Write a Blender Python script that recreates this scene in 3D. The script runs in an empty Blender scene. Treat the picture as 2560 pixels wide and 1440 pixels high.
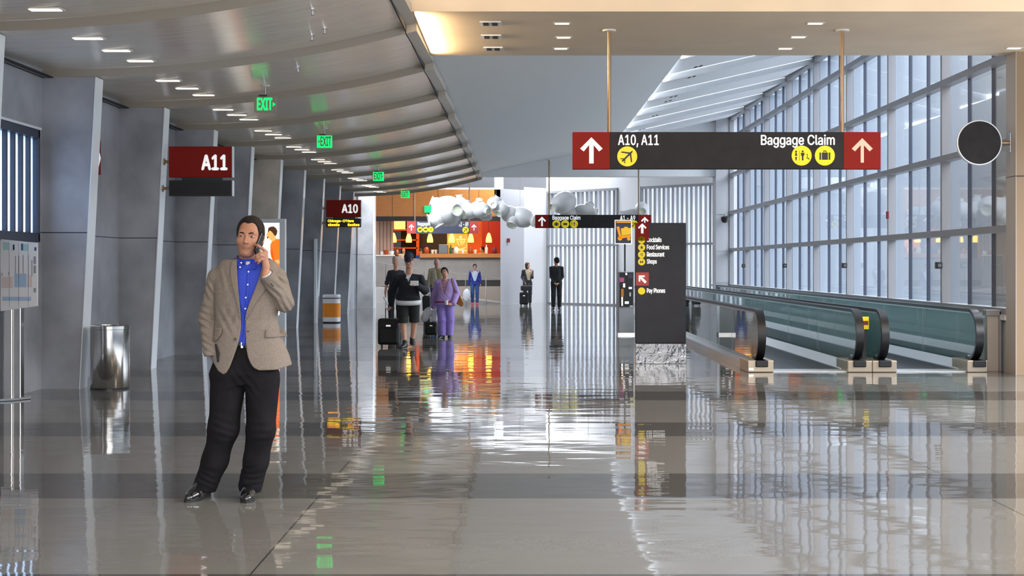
import bpy, bmesh, math, random
import numpy as np
from mathutils import Vector, Matrix

SC = bpy.context.scene
COL = SC.collection
R = math.radians
rng = random.Random(7)

# ------------------------------------------------------------------ camera
EYE, FPX, VX, VY = 1.51, 3400.0, 1300.0, 665.0        # eye height (m), focal length and vanishing point of the hall in px
cam_data = bpy.data.cameras.new('camera')
cam = bpy.data.objects.new('camera', cam_data)
COL.objects.link(cam)
cam.location = (0, 0, EYE)
cam.rotation_euler = (R(90), 0, 0)
cam_data.sensor_fit = 'HORIZONTAL'
cam_data.sensor_width = 36
cam_data.lens = FPX / 2560 * 36
cam_data.shift_x = -(VX - 1280) / 2560
cam_data.shift_y = -(720 - VY) / 2560
cam_data.clip_start, cam_data.clip_end = 0.1, 400
SC.camera = cam

# ------------------------------------------------------------------ sky (overcast, brighter overhead)
w = bpy.data.worlds.new('sky'); SC.world = w; w.use_nodes = True
nt = w.node_tree; nt.nodes.clear()
out = nt.nodes.new('ShaderNodeOutputWorld'); bg = nt.nodes.new('ShaderNodeBackground')
tc = nt.nodes.new('ShaderNodeTexCoord'); sx = nt.nodes.new('ShaderNodeSeparateXYZ')
mp = nt.nodes.new('ShaderNodeMapRange'); rp = nt.nodes.new('ShaderNodeValToRGB')
mp.inputs[1].default_value, mp.inputs[2].default_value = -1, 1
e = rp.color_ramp.elements
e[0].position, e[0].color = 0.0, (.22, .23, .25, 1)
e[1].position, e[1].color = 1.0, (1.25, 1.30, 1.38, 1)
for pos, c in ((.49, (.14, .15, .16, 1)), (.503, (.020, .027, .036, 1)), (.60, (.034, .043, .055, 1)), (.68, (1.0, 1.06, 1.14, 1))):
    q = e.new(pos); q.color = c
nt.links.new(tc.outputs['Generated'], sx.inputs[0]); nt.links.new(sx.outputs[2], mp.inputs[0])
nt.links.new(mp.outputs[0], rp.inputs[0]); nt.links.new(rp.outputs[0], bg.inputs[0]); nt.links.new(bg.outputs[0], out.inputs[0])
bg.inputs[1].default_value = 12.0

# ------------------------------------------------------------------ exposure
SC.view_settings.view_transform = 'Standard'
SC.view_settings.look = 'None'
SC.view_settings.exposure = 0.32
SC.view_settings.gamma = 1.0
SC.view_settings.use_curve_mapping = False
cy = SC.cycles
cy.max_bounces, cy.diffuse_bounces, cy.glossy_bounces = 7, 4, 4
cy.transmission_bounces, cy.transparent_max_bounces = 4, 16
cy.use_denoising = True
cy.sample_clamp_indirect = 6
cy.caustics_reflective = False
cy.caustics_refractive = False
try: cy.use_light_tree = True
except Exception: pass

def area(name, loc, rot, sx_, sy_, power, col=(1, 1, 1)):
    l = bpy.data.lights.new(name, 'AREA'); l.shape = 'RECTANGLE'; l.size, l.size_y = sx_, sy_; l.energy = power; l.color = col
    o = bpy.data.objects.new(name, l); COL.objects.link(o); o.location = loc; o.rotation_euler = rot
    return o
NEAR_W = 62
# LAMPS
WARM = (1, .76, .50)
for yy in (3.5, 11.5):
    for xx in (-2.0, 2.2, 6.4): area('near_ceiling_lamp', (xx, yy, 6.80), (0, 0, 0), 1.2, 1.2, NEAR_W, WARM)      # lamps of the high near ceiling
area('back_fill_light', (1.0, -7.2, 3.3), (R(90), 0, 0), 13, 5.5, 680, (1, .97, .93))                              # unseen fill lamp added behind the camera to lift camera-facing surfaces
area('cove_lamp', (-1.24, 17.55, 4.44), (0, R(-100), 0), .05, 2.9, 75, (1, .74, .42))                                 # cove strip on top of the low ceiling's edge, under the beam
area('cafe_lamp', (-3.4, 59.2, 4.55), (0, 0, 0), 4.0, 1.5, 160, (1, .62, .30))

# ------------------------------------------------------------------ helpers: pixel geometry
def X(px, Z): return (px - VX) * Z / FPX
def H(py, Z): return EYE + (VY - py) * Z / FPX
def ZF(py): return FPX * EYE / (py - VY)
def srgb(r, g, b):
    f = lambda c: (c / 255 / 12.92) if c / 255 <= .04045 else ((c / 255 + .055) / 1.055) ** 2.4
    return (f(r), f(g), f(b), 1)

# ------------------------------------------------------------------ helpers: materials
M = {}
def mat(name, col, rough=.5, metal=0, spec=.5, emit=None, estr=0, coat=0, noise=None, bump=None, alpha=None):
    """noise=(scale, amount[, stretch]) varies the base colour; bump=(scale, distance[, stretch])."""
    m = bpy.data.materials.new(name); m.use_nodes = True
    n = m.node_tree; b = n.nodes['Principled BSDF']
    b.inputs['Base Color'].default_value = col if len(col) == 4 else (*col, 1)
    b.inputs['Roughness'].default_value = rough; b.inputs['Metallic'].default_value = metal
    b.inputs['Specular IOR Level'].default_value = spec; b.inputs['Coat Weight'].default_value = coat
    if emit is not None:
        b.inputs['Emission Color'].default_value = emit if len(emit) == 4 else (*emit, 1); b.inputs['Emission Strength'].default_value = estr
    def tex(scale, stretch):
        t = n.nodes.new('ShaderNodeTexCoord'); mpn = n.nodes.new('ShaderNodeMapping'); mpn.inputs['Scale'].default_value = stretch
        nz = n.nodes.new('ShaderNodeTexNoise'); nz.inputs['Scale'].default_value = scale; nz.inputs['Detail'].default_value = 4
        n.links.new(t.outputs['Object'], mpn.inputs[0]); n.links.new(mpn.outputs[0], nz.inputs['Vector']); return nz
    if noise:
        nz = tex(noise[0], noise[2] if len(noise) > 2 else (1, 1, 1))
        mx = n.nodes.new('ShaderNodeMix'); mx.data_type = 'RGBA'
        c = list(col)[:3]; a = noise[1]
        mx.inputs[6].default_value = (*[max(0, v * (1 - a)) for v in c], 1); mx.inputs[7].default_value = (*[min(1, v * (1 + a)) for v in c], 1)
        mr = n.nodes.new('ShaderNodeMapRange'); mr.inputs[1].default_value, mr.inputs[2].default_value = .3, .7
        n.links.new(nz.outputs[0], mr.inputs[0]); n.links.new(mr.outputs[0], mx.inputs[0]); n.links.new(mx.outputs[2], b.inputs['Base Color'])
    if bump:
        nz = tex(bump[0], bump[2] if len(bump) > 2 else (1, 1, 1))
        bp = n.nodes.new('ShaderNodeBump'); bp.inputs['Distance'].default_value = bump[1]; bp.inputs['Strength'].default_value = 1
        n.links.new(nz.outputs[0], bp.inputs['Height']); n.links.new(bp.outputs[0], b.inputs['Normal'])
    M[name] = m
    return m

def glass(name, tint, rough=.02, gloss=1.0, ior=1.5, haze=None, amount=0):
    m = bpy.data.materials.new(name); m.use_nodes = True; n = m.node_tree; n.nodes.clear()
    o = n.nodes.new('ShaderNodeOutputMaterial'); t = n.nodes.new('ShaderNodeBsdfTransparent'); g = n.nodes.new('ShaderNodeBsdfGlossy')
    f = n.nodes.new('ShaderNodeFresnel'); f.inputs[0].default_value = ior; mm = n.nodes.new('ShaderNodeMath'); mm.operation = 'MULTIPLY'; mm.inputs[1].default_value = gloss
    mx = n.nodes.new('ShaderNodeMixShader'); t.inputs[0].default_value = (*tint, 1); g.inputs['Roughness'].default_value = rough
    n.links.new(f.outputs[0], mm.inputs[0]); n.links.new(mm.outputs[0], mx.inputs[0]); src = t.outputs[0]
    if haze:                                                    # dust and tint in the pane, with extra lightness mixed into its colour
        d = n.nodes.new('ShaderNodeBsdfDiffuse'); d.inputs[0].default_value = (*haze, 1); m2 = n.nodes.new('ShaderNodeMixShader'); m2.inputs[0].default_value = amount
        n.links.new(t.outputs[0], m2.inputs[1]); n.links.new(d.outputs[0], m2.inputs[2]); src = m2.outputs[0]
    n.links.new(src, mx.inputs[1]); n.links.new(g.outputs[0], mx.inputs[2]); n.links.new(mx.outputs[0], o.inputs[0])
    M[name] = m; return m

# ------------------------------------------------------------------ helpers: mesh building
class MB:
    def __init__(s): s.bm = bmesh.new(); s.mi = 0
    def face(s, vs):
        try:
            f = s.bm.faces.new(vs); f.material_index = s.mi; return f
        except ValueError: return None
    def box(s, x0, x1, y0, y1, z0, z1):
        v = [s.bm.verts.new((x, y, z)) for z in (z0, z1) for y in (y0, y1) for x in (x0, x1)]
        for q in ((0, 2, 3, 1), (4, 5, 7, 6), (0, 1, 5, 4), (2, 6, 7, 3), (0, 4, 6, 2), (1, 3, 7, 5)): s.face([v[i] for i in q])
        return s
    def prism(s, poly, y0, y1):
        """polygon in the x-z plane, extruded from y0 to y1 (y0 is the side towards the camera)"""
        a = [s.bm.verts.new((p[0], y0, p[1])) for p in poly]; b = [s.bm.verts.new((p[0], y1, p[1])) for p in poly]
        s.face(a); s.face(b[::-1]); n = len(poly)
        for i in range(n): s.face([a[i], b[i], b[(i + 1) % n], a[(i + 1) % n]])
        return s
    def prismx(s, poly, x0, x1):
        a = [s.bm.verts.new((x0, p[0], p[1])) for p in poly]; b = [s.bm.verts.new((x1, p[0], p[1])) for p in poly]
        s.face(a); s.face(b[::-1]); n = len(poly)
        for i in range(n): s.face([a[i], b[i], b[(i + 1) % n], a[(i + 1) % n]])
        return s
    def prismz(s, poly, z0, z1):
        a = [s.bm.verts.new((p[0], p[1], z0)) for p in poly]; b = [s.bm.verts.new((p[0], p[1], z1)) for p in poly]
        s.face(a[::-1]); s.face(b); n = len(poly)
        for i in range(n): s.face([a[i], a[(i + 1) % n], b[(i + 1) % n], b[i]])
        return s
    def lathe(s, prof, c=(0, 0, 0), n=32, axis='z', cap=True):
        """prof: [(radius, height)...] turned about an axis through c"""
        rings = []
        for r_, h in prof:
            ring = []
            for i in range(n):
                a = 2 * math.pi * i / n; u, v = r_ * math.cos(a), r_ * math.sin(a)
                p = {'z': (u, v, h), 'y': (u, h, v), 'x': (h, u, v)}[axis]
                ring.append(s.bm.verts.new((c[0] + p[0], c[1] + p[1], c[2] + p[2])))
            rings.append(ring)
        for a, b in zip(rings, rings[1:]):
            for i in range(n): s.face([a[i], a[(i + 1) % n], b[(i + 1) % n], b[i]])
        if cap: s.face(rings[0][::-1]); s.face(rings[-1])
        return s
    def disc(s, cx, cz, r, y0, y1, n=32):
        return s.lathe([(r, y0), (r, y1)], (cx, 0, cz), n, 'y')
    def tube(s, pts, r, n=10, closed=False):
        pts = [Vector(p) for p in pts]; rs = r if isinstance(r, (list, tuple)) else [r] * len(pts); rings = []
        up = Vector((0, 0, 1))
        for i, p in enumerate(pts):
            if closed: d = pts[(i + 1) % len(pts)] - pts[i - 1]
            else: d = (pts[min(i + 1, len(pts) - 1)] - pts[max(i - 1, 0)])
            d.normalize(); ref = up if abs(d.dot(up)) < .95 else Vector((0, 1, 0))
            a = d.cross(ref).normalized(); b = d.cross(a).normalized()
            rings.append([s.bm.verts.new(p + (a * math.cos(t) + b * math.sin(t)) * rs[i]) for t in [2 * math.pi * k / n for k in range(n)]])
        prs = list(zip(rings, rings[1:])) + ([(rings[-1], rings[0])] if closed else [])
        for a, b in prs:
            for k in range(n): s.face([a[k], a[(k + 1) % n], b[(k + 1) % n], b[k]])
        if not closed: s.face(rings[0][::-1]); s.face(rings[-1])
        return s
    def ribbon(s, pts, wvec, tvec):
        """rectangular bar swept along pts; wvec, tvec are half-width and half-thickness vectors (per point or fixed)"""
        rings = []
        for i, p in enumerate(pts):
            p = Vector(p); wv = Vector(wvec[i] if isinstance(wvec, list) else wvec); tv = Vector(tvec[i] if isinstance(tvec, list) else tvec)
            rings.append([s.bm.verts.new(p + a * wv + b * tv) for a, b in ((1, 1), (-1, 1), (-1, -1), (1, -1))])
        for a, b in zip(rings, rings[1:]):
            for k in range(4): s.face([a[k], a[(k + 1) % 4], b[(k + 1) % 4], b[k]])
        s.face(rings[0][::-1]); s.face(rings[-1]); return s
    def grid(s, fn, nu, nv):
        g = [[s.bm.verts.new(fn(i / nu, j / nv)) for j in range(nv + 1)] for i in range(nu + 1)]
        for i in range(nu):
            for j in range(nv): s.face([g[i][j], g[i + 1][j], g[i + 1][j + 1], g[i][j + 1]])
        return s
    def build(s, name, mats, parent=None, smooth=False, bevel=0, world=True, kind=None, solid=0, rot=None, seg=2):
        bmesh.ops.recalc_face_normals(s.bm, faces=s.bm.faces[:])
        if parent is not None and world:
            bmesh.ops.translate(s.bm, vec=-root_loc(parent), verts=s.bm.verts[:])
        me = bpy.data.meshes.new(name); s.bm.to_mesh(me); s.bm.free()
        for m_ in (mats if isinstance(mats, (list, tuple)) else [mats]): me.materials.append(M[m_] if isinstance(m_, str) else m_)
        o = bpy.data.objects.new(name, me); COL.objects.link(o)
        if parent is not None: o.parent = parent
        if smooth:
            for p in me.polygons: p.use_smooth = True
            me.set_sharp_from_angle(angle=R(40))
        if solid:
            md = o.modifiers.new('solid', 'SOLIDIFY'); md.thickness = solid; md.offset = 0
        if bevel:
            md = o.modifiers.new('bevel', 'BEVEL'); md.width = bevel; md.segments = seg; md.limit_method = 'ANGLE'; md.angle_limit = R(50)
            md.use_clamp_overlap = True
        if kind: o['kind'] = kind
        return o

def root_loc(o):
    v = Vector(o.location)
    while o.parent is not None: o = o.parent; v = v + Vector(o.location)
    return v
def thing(name, label, cat, loc=(0, 0, 0), group=None, rz=0):
    o = bpy.data.objects.new(name, None); COL.objects.link(o); o.location = loc; o.rotation_euler = (0, 0, rz); o.empty_display_size = .1
    return tag(o, label, cat, group)
def tag(o, label, cat, group=None):
    o['label'] = label; o['category'] = cat
    if group: o['group'] = group
    return o
def struct_empty(name, loc=(0, 0, 0)):
    o = bpy.data.objects.new(name, None); COL.objects.link(o); o.location = loc; o['kind'] = 'structure'; return o
def dup(root, loc, label=None, group=None):
    r_ = root.copy(); COL.objects.link(r_); r_.location = loc
    if label: r_['label'] = label
    if group: r_['group'] = group
    for ch in list(root.children):
        c = ch.copy(); COL.objects.link(c); c.parent = r_
        for g in list(ch.children):
            d = g.copy(); COL.objects.link(d); d.parent = c
    return r_
try:
    import os
    FONT = bpy.data.fonts.load(os.path.join(bpy.utils.system_resource('DATAFILES', path='fonts'), 'Inter.woff2'))      # Blender's own interface font
except Exception:
    FONT = None
_txt_cache = {}
def text_mesh(s, bold=.0):
    cu = bpy.data.curves.new('t', 'FONT'); cu.body = s; cu.size = 1; cu.extrude = .0; cu.resolution_u = 4
    if FONT: cu.font = FONT
    o = bpy.data.objects.new('t', cu); COL.objects.link(o)
    dg = bpy.context.evaluated_depsgraph_get(); me = bpy.data.meshes.new_from_object(o.evaluated_get(dg))
    vs = [tuple(v.co) for v in me.vertices]; fs = [tuple(p.vertices) for p in me.polygons]
    bpy.data.objects.remove(o); bpy.data.curves.remove(cu); bpy.data.meshes.remove(me); return vs, fs
def text(s, x0, x1, z0, z1, y, m, parent, name='lettering', bold=.02, thick=.003, flip=None):
    """lettering filling the box x0..x1, z0..z1 on the plane y, facing the camera; heights fit capitals/ascender box"""
    key = (s, bold)
    if key not in _txt_cache: _txt_cache[key] = text_mesh(s, bold)
    vs, fs = _txt_cache[key]
    ax, bx = min(v[0] for v in vs), max(v[0] for v in vs); az, bz = min(v[1] for v in vs), max(v[1] for v in vs)
    b = MB(); sz = (z1 - z0) / (bz - az); sx_ = (x1 - x0) / (bx - ax + 2 * bold)
    for n_, (ox, oz) in enumerate(((0, 0), (-1, 0), (1, 0), (0, .6), (0, -.6)) if bold else ((0, 0),)):      # struck several times, slightly apart: a bold face
        P = [b.bm.verts.new((x0 + (v[0] - ax + bold + ox * bold) * sx_, y + n_ * .0002, z0 + (v[1] - az + oz * bold) * sz)) for v in vs]
        for f in fs: b.face([P[i] for i in f])
    ex = bmesh.ops.extrude_face_region(b.bm, geom=b.bm.faces[:])
    bmesh.ops.translate(b.bm, vec=(0, -thick, 0), verts=[g for g in ex['geom'] if isinstance(g, bmesh.types.BMVert)])
    return b.build(name, m, parent)
def arrow(cx, cz, size, y, m, parent, rot=0, thick=.004, lw=.17):
    """bold up arrow with a chevron head, like airport signs"""
    a = size / 2; t = lw * size
    pts = [(0, 1), (.86, .14), (.86 - .27, -.10 + .02), (lw, .42), (lw, -1), (-lw, -1), (-lw, .42), (-.59, -.08), (-.86, .14)]
    b = MB(); c, s_ = math.cos(rot), math.sin(rot)
    b.prism([(cx + (p[0] * c - p[1] * s_) * a, cz + (p[0] * s_ + p[1] * c) * a) for p in pts], y - thick, y)
    return b.build('arrow_symbol', m, parent)
ORD = 'first second third fourth fifth sixth seventh eighth ninth tenth eleventh twelfth thirteenth fourteenth fifteenth sixteenth seventeenth eighteenth nineteenth twentieth'.split()
def ordinal(i):
    if i < 20: return ORD[i]
    tens = {2: 'twenty', 3: 'thirty', 4: 'forty'}[(i + 1) // 10]; u = (i + 1) % 10
    return (tens[:-1] + 'ieth') if u == 0 else tens + '-' + ORD[u - 1]
# ------------------------------------------------------------------ materials
def floor_mat():
    m = bpy.data.materials.new('terrazzo'); m.use_nodes = True; n = m.node_tree; b = n.nodes['Principled BSDF']; L = n.links.new
    tc = n.nodes.new('ShaderNodeTexCoord'); sp = n.nodes.new('ShaderNodeSeparateXYZ'); L(tc.outputs['Object'], sp.inputs[0])
    def mth(op, a, c=None, d=None):
        q = n.nodes.new('ShaderNodeMath'); q.operation = op
        for i, v in enumerate((a, c, d)):
            if v is None: continue
            if isinstance(v, (int, float)): q.inputs[i].default_value = v
            else: L(v, q.inputs[i])
        return q.outputs[0]
    fr = mth('FRACT', mth('DIVIDE', mth('ADD', sp.outputs[1], 3.23 * 20 - 16.7), 3.23))
    band = mth('MULTIPLY', mth('GREATER_THAN', fr, .567), mth('LESS_THAN', fr, .892))
    nz = n.nodes.new('ShaderNodeTexNoise'); nz.inputs['Scale'].default_value = 1.3; nz.inputs['Detail'].default_value = 6; L(tc.outputs['Object'], nz.inputs['Vector'])
    sp2 = n.nodes.new('ShaderNodeTexNoise'); sp2.inputs['Scale'].default_value = 160; L(tc.outputs['Object'], sp2.inputs['Vector'])
    mx = n.nodes.new('ShaderNodeMix'); mx.data_type = 'RGBA'; mx.inputs[6].default_value = FLOOR_LIGHT; mx.inputs[7].default_value = FLOOR_DARK; L(band, mx.inputs[0])
    hs = n.nodes.new('ShaderNodeHueSaturation'); L(mx.outputs[2], hs.inputs['Color'])
    v = mth('ADD', mth('MULTIPLY', nz.outputs[0], .22), mth('ADD', mth('MULTIPLY', sp2.outputs[0], .25), .77)); L(v, hs.inputs['Value'])
    # thin dark joints along the hall
    j = None
    for jx in (-1.32, 3.05):
        q = mth('LESS_THAN', mth('ABSOLUTE', mth('SUBTRACT', sp.outputs[0], jx)), .005); j = q if j is None else mth('MAXIMUM', j, q)
    for k in (.567, .892):
        q = mth('LESS_THAN', mth('ABSOLUTE', mth('SUBTRACT', fr, k)), .0009); j = mth('MAXIMUM', j, q)
    mj = n.nodes.new('ShaderNodeMix'); mj.data_type = 'RGBA'; L(j, mj.inputs[0]); L(hs.outputs[0], mj.inputs[6]); mj.inputs[7].default_value = (.05, .048, .045, 1)
    L(mj.outputs[2], b.inputs['Base Color'])
    b.inputs['Roughness'].default_value = .035; b.inputs['Specular IOR Level'].default_value = .62
    # slight unevenness of the polish: long low waves across the hall
    def wave(scale, stretch, dist):
        mp_ = n.nodes.new('ShaderNodeMapping'); mp_.inputs['Scale'].default_value = stretch; L(tc.outputs['Object'], mp_.inputs[0])
        z = n.nodes.new('ShaderNodeTexNoise'); z.inputs['Scale'].default_value = scale; z.inputs['Detail'].default_value = 1.5; L(mp_.outputs[0], z.inputs['Vector'])
        return mth('MULTIPLY', z.outputs[0], dist)
    hgt = mth('ADD', wave(1.0, (1.0, 2.4, 1), 1.0), wave(1.0, (2.4, 7.0, 1), .20))
    bp = n.nodes.new('ShaderNodeBump'); bp.inputs['Strength'].default_value = 1; bp.inputs['Distance'].default_value = FLOOR_WAVE
    L(hgt, bp.inputs['Height']); L(bp.outputs[0], b.inputs['Normal'])
    M['terrazzo'] = m
FLOOR_LIGHT, FLOOR_DARK, FLOOR_WAVE = (.185, .178, .164, 1), (.083, .079, .073, 1), .0038
floor_mat()

def frosted(name, col, a):
    m = bpy.data.materials.new(name); m.use_nodes = True; n = m.node_tree; n.nodes.clear(); o = n.nodes.new('ShaderNodeOutputMaterial')
    d = n.nodes.new('ShaderNodeBsdfDiffuse'); t = n.nodes.new('ShaderNodeBsdfTranslucent'); x = n.nodes.new('ShaderNodeMixShader'); x.inputs[0].default_value = a
    d.inputs[0].default_value = (*col, 1); t.inputs[0].default_value = (*col, 1); n.links.new(d.outputs[0], x.inputs[1]); n.links.new(t.outputs[0], x.inputs[2]); n.links.new(x.outputs[0], o.inputs[0]); M[name] = m
frosted('bright_strip_board', (.60, .62, .645), .7)
frosted('frosted_pane', (.58, .68, .82), .8)
def stone_mat(name, col, joint=1.92):
    m = mat(name, col, .42, noise=(1.1, .34)); n = m.node_tree; L = n.links.new; b = n.nodes['Principled BSDF']
    src = b.inputs['Base Color'].links[0].from_socket
    tc = n.nodes.new('ShaderNodeTexCoord'); sp = n.nodes.new('ShaderNodeSeparateXYZ'); L(tc.outputs['Object'], sp.inputs[0])
    a = n.nodes.new('ShaderNodeMath'); a.operation = 'SUBTRACT'; a.inputs[1].default_value = joint; L(sp.outputs[2], a.inputs[0])
    c = n.nodes.new('ShaderNodeMath'); c.operation = 'ABSOLUTE'; L(a.outputs[0], c.inputs[0])
    d = n.nodes.new('ShaderNodeMath'); d.operation = 'LESS_THAN'; d.inputs[1].default_value = .006; L(c.outputs[0], d.inputs[0])
    mx = n.nodes.new('ShaderNodeMix'); mx.data_type = 'RGBA'; L(d.outputs[0], mx.inputs[0]); L(src, mx.inputs[6]); mx.inputs[7].default_value = (.02, .02, .025, 1); L(mx.outputs[2], b.inputs['Base Color'])
stone_mat('stone', (.36, .373, .415)); stone_mat('tan_stone', (.62, .57, .50)); stone_mat('pale_stone', (.50, .50, .51))
mat('soffit', (.88, .80, .68), .2, .0, noise=(2.0, .07, (1, 6, 1)), bump=(3, .0035, (.6, 5, 1)))
mat('soffit_edge', (.47, .43, .37), .4); mat('black_gap', (.012, .012, .014), .6); mat('joint_face', (.36, .32, .27), .6)
mat('white_metal', (.86, .91, .97), .25, .08); mat('white_paint', (.80, .81, .83), .5); mat('ceiling_white', (.88, .90, .92), .6)
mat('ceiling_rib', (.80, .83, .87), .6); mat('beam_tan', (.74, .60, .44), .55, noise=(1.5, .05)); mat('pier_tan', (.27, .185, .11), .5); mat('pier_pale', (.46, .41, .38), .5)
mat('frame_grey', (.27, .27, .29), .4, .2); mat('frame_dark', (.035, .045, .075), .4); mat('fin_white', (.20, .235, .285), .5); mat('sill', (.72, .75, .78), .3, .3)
mat('far_white', (.72, .73, .75), .6); mat('grey_wall', (.46, .465, .495), .6)
glass('window_glass', (.95, .97, .985), .01, .22); glass('rail_glass', (.88, .98, .97), .015, 1.4, 1.55, (.50, .78, .80), .26)
mat('lamp_glow', (1, 1, 1), .5, emit=(1, .86, .66), estr=2.0); mat('lamp_rim', (.75, .73, .70), .4)
mat('steel', (.62, .61, .60), .16, 1); mat('steel_dark', (.22, .22, .23), .3, 1); mat('mirror_steel', (.20, .196, .20), .10, 1, bump=(3.5, .03))
mat('bronze', (.38, .26, .16), .3, .8); mat('black_rubber', (.008, .008, .010), .35); mat('belt_grey', (.095, .105, .13), .5)
mat('tan_plate', (.50, .41, .31), .3, .7); mat('deck_steel', (.72, .75, .78), .3, .6); mat('exit_green', (.0, .6, .15), .5, emit=(.0, 1, .16), estr=1.0); mat('exit_plate', (.32, .30, .22), .4)
mat('sign_black', (.017, .015, .017), .55, spec=.25, noise=(6, .25)); mat('sign_red', srgb(138, 24, 14), .55, spec=.2); mat('sign_white', (.9, .9, .9), .4, emit=(1, 1, 1), estr=.45)
mat('sign_cream', srgb(235, 205, 180), .4); mat('sign_yellow', srgb(250, 222, 5), .4, emit=(1, .8, 0), estr=.12); mat('sign_ink', (.02, .018, .016), .5)
mat('dark_panel', (.020, .019, .025), .4, spec=.3, noise=(4, .2)); mat('sign_red_pale', srgb(190, 66, 60), .45); mat('sign_navy', (.06, .065, .11), .4)
mat('led_orange', (1, .3, .0), .4, emit=(1, .33, .01), estr=2.6); mat('led_yellow', (1, .7, 0), .4, emit=(1, .72, .02), estr=2.2)
mat('device_black', (.015, .015, .017), .4); mat('device_grey', (.22, .23, .24), .4); mat('red_plastic', srgb(120, 20, 30), .4)
mat('orange_wrap', srgb(235, 140, 20), .35); mat('white_enamel', (.82, .83, .85), .25)

# ------------------------------------------------------------------ setting: floor and left side
BAY, Y0 = 3.23, 16.7
FIN = [Y0 + BAY * i for i in range(-5, 9)]               # blade walls along the left side
WX, EX, SOFX = -5.87, -5.40, -1.27                      # left wall plane, blade foot, free edge of the low ceiling
HLOW = 3.83
mb = MB(); mb.grid(lambda u, v: (-9 + 19 * u, -8 + 78 * v, 0), 1, 1); mb.build('floor', 'terrazzo', kind='structure')

# left wall with the window opening between the first two blades
WIN = (13.75, 16.55, 1.80, 3.16)
mb = MB()
mb.box(WX - .2, WX, -3, WIN[0], 0, HLOW + .5); mb.box(WX - .2, WX, WIN[0], WIN[1], 0, WIN[2]); mb.box(WX - .2, WX, WIN[0], WIN[1], WIN[3], HLOW + .5)
mb.box(WX - .2, WX, WIN[1], 49.2, 0, HLOW + .5)
mb.build('wall_left', 'stone', kind='structure')
f = MB(); x0, x1 = WX - .06, WX + .03
f.box(x0, x1, WIN[0], WIN[1], WIN[2], WIN[2] + .11); f.box(x0, x1, WIN[0], WIN[1], WIN[3] - .10, WIN[3]); f.box(x0, x1, WIN[1] - .05, WIN[1], WIN[2], WIN[3]); f.box(x0, x1, WIN[0], WIN[0] + .05, WIN[2], WIN[3])
k = WIN[0] + .05
while k < WIN[1] - .05:
    f.box(x0, x1 - .02, k, k + .045, WIN[2], WIN[3]); k += .245
wf = f.build('window_1', 'frame_dark', kind='structure', bevel=.004)
g = MB(); g.box(WX - .05, WX - .04, WIN[0], WIN[1], WIN[2], WIN[3]); g.build('pane', 'frosted_pane', wf)
s_ = MB(); s_.box(WX - .02, WX + .05, WIN[0], WIN[1], WIN[3], WIN[3] + .03); s_.build('trim', 'white_metal', wf)

for i, Z in enumerate(FIN):
    mt = 'tan_stone' if abs(Z - (Y0 + 4 * BAY)) < .1 else 'stone'
    xt = EX + .20
    b = MB(); b.prism([(WX, 0), (EX - .012, 0), (xt - .012, HLOW), (WX, HLOW)], Z, Z + .30)
    o = b.build('trim_%d' % (i + 1), mt, kind='structure')
    b = MB(); b.prism([(EX - .012, .0), (EX, 0), (xt, HLOW), (xt - .012, HLOW)], Z - .012, Z + .27); b.build('edge_strip', 'white_metal', o)

# low curved ceiling over the left side: one panel per bay, each tipping up towards its far edge
STEP = .10
def sof_h(x): return HLOW + .57 * max(0, (x - WX) / (SOFX - WX)) ** 2.2
for i in range(-5, 9):
    ya, yb = Y0 + BAY * i, Y0 + BAY * (i + 1)
    if i == 8: yb = ya + 2.9
    xe = -1.41
    b = MB()
    b.grid(lambda u, v: (WX + u * (xe - WX), ya + v * (yb - ya), sof_h(WX + u * (xe - WX)) + STEP * v), 28, 2)
    b.mi = 1
    b.grid(lambda u, v: (WX + u * (xe - WX), yb + .004, sof_h(WX + u * (xe - WX)) + STEP - v * (STEP + .003)), 28, 1)      # riser at the joint, faces the camera
    b.mi = 0
    o = b.build('ceiling', ['soffit', 'joint_face'], kind='structure', smooth=True)
    b = MB()
    he = lambda u: sof_h(xe + .012 + u * (SOFX - xe - .012))
    b.grid(lambda u, v: (xe + .012 + u * (SOFX - xe - .012), ya + v * (yb - ya), he(u) + STEP * v), 3, 1)
    b.grid(lambda u, v: (SOFX, ya + v * (yb - ya), he(1) + STEP * v + u * .10), 1, 1)
    b.grid(lambda u, v: (xe + .012 + u * (SOFX - xe - .012), yb + .004, he(u) + STEP - v * (STEP + .003)), 3, 1)
    b.build('edge_panel', 'soffit_edge', o)
    b = MB(); b.box(xe - .002, xe + .014, ya, yb, sof_h(xe) + .03, sof_h(xe) + .10); b.build('seam', 'black_gap', o)
    b = MB(); b.box(WX + .01, WX + .14, ya + .32, yb, HLOW - .012, HLOW + .002); b.mi = 1; b.box(WX + .06, WX + .075, ya + .32, yb, HLOW - .016, HLOW - .012); b.build('slot', ['black_gap', 'frame_grey'], o)
b = MB(); b.box(WX - .2, SOFX - .02, Y0 - 5 * BAY, Y0 + 9 * BAY - .3, 4.60, 4.66); b.build('ceiling_slab', 'white_paint', kind='structure')

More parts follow.
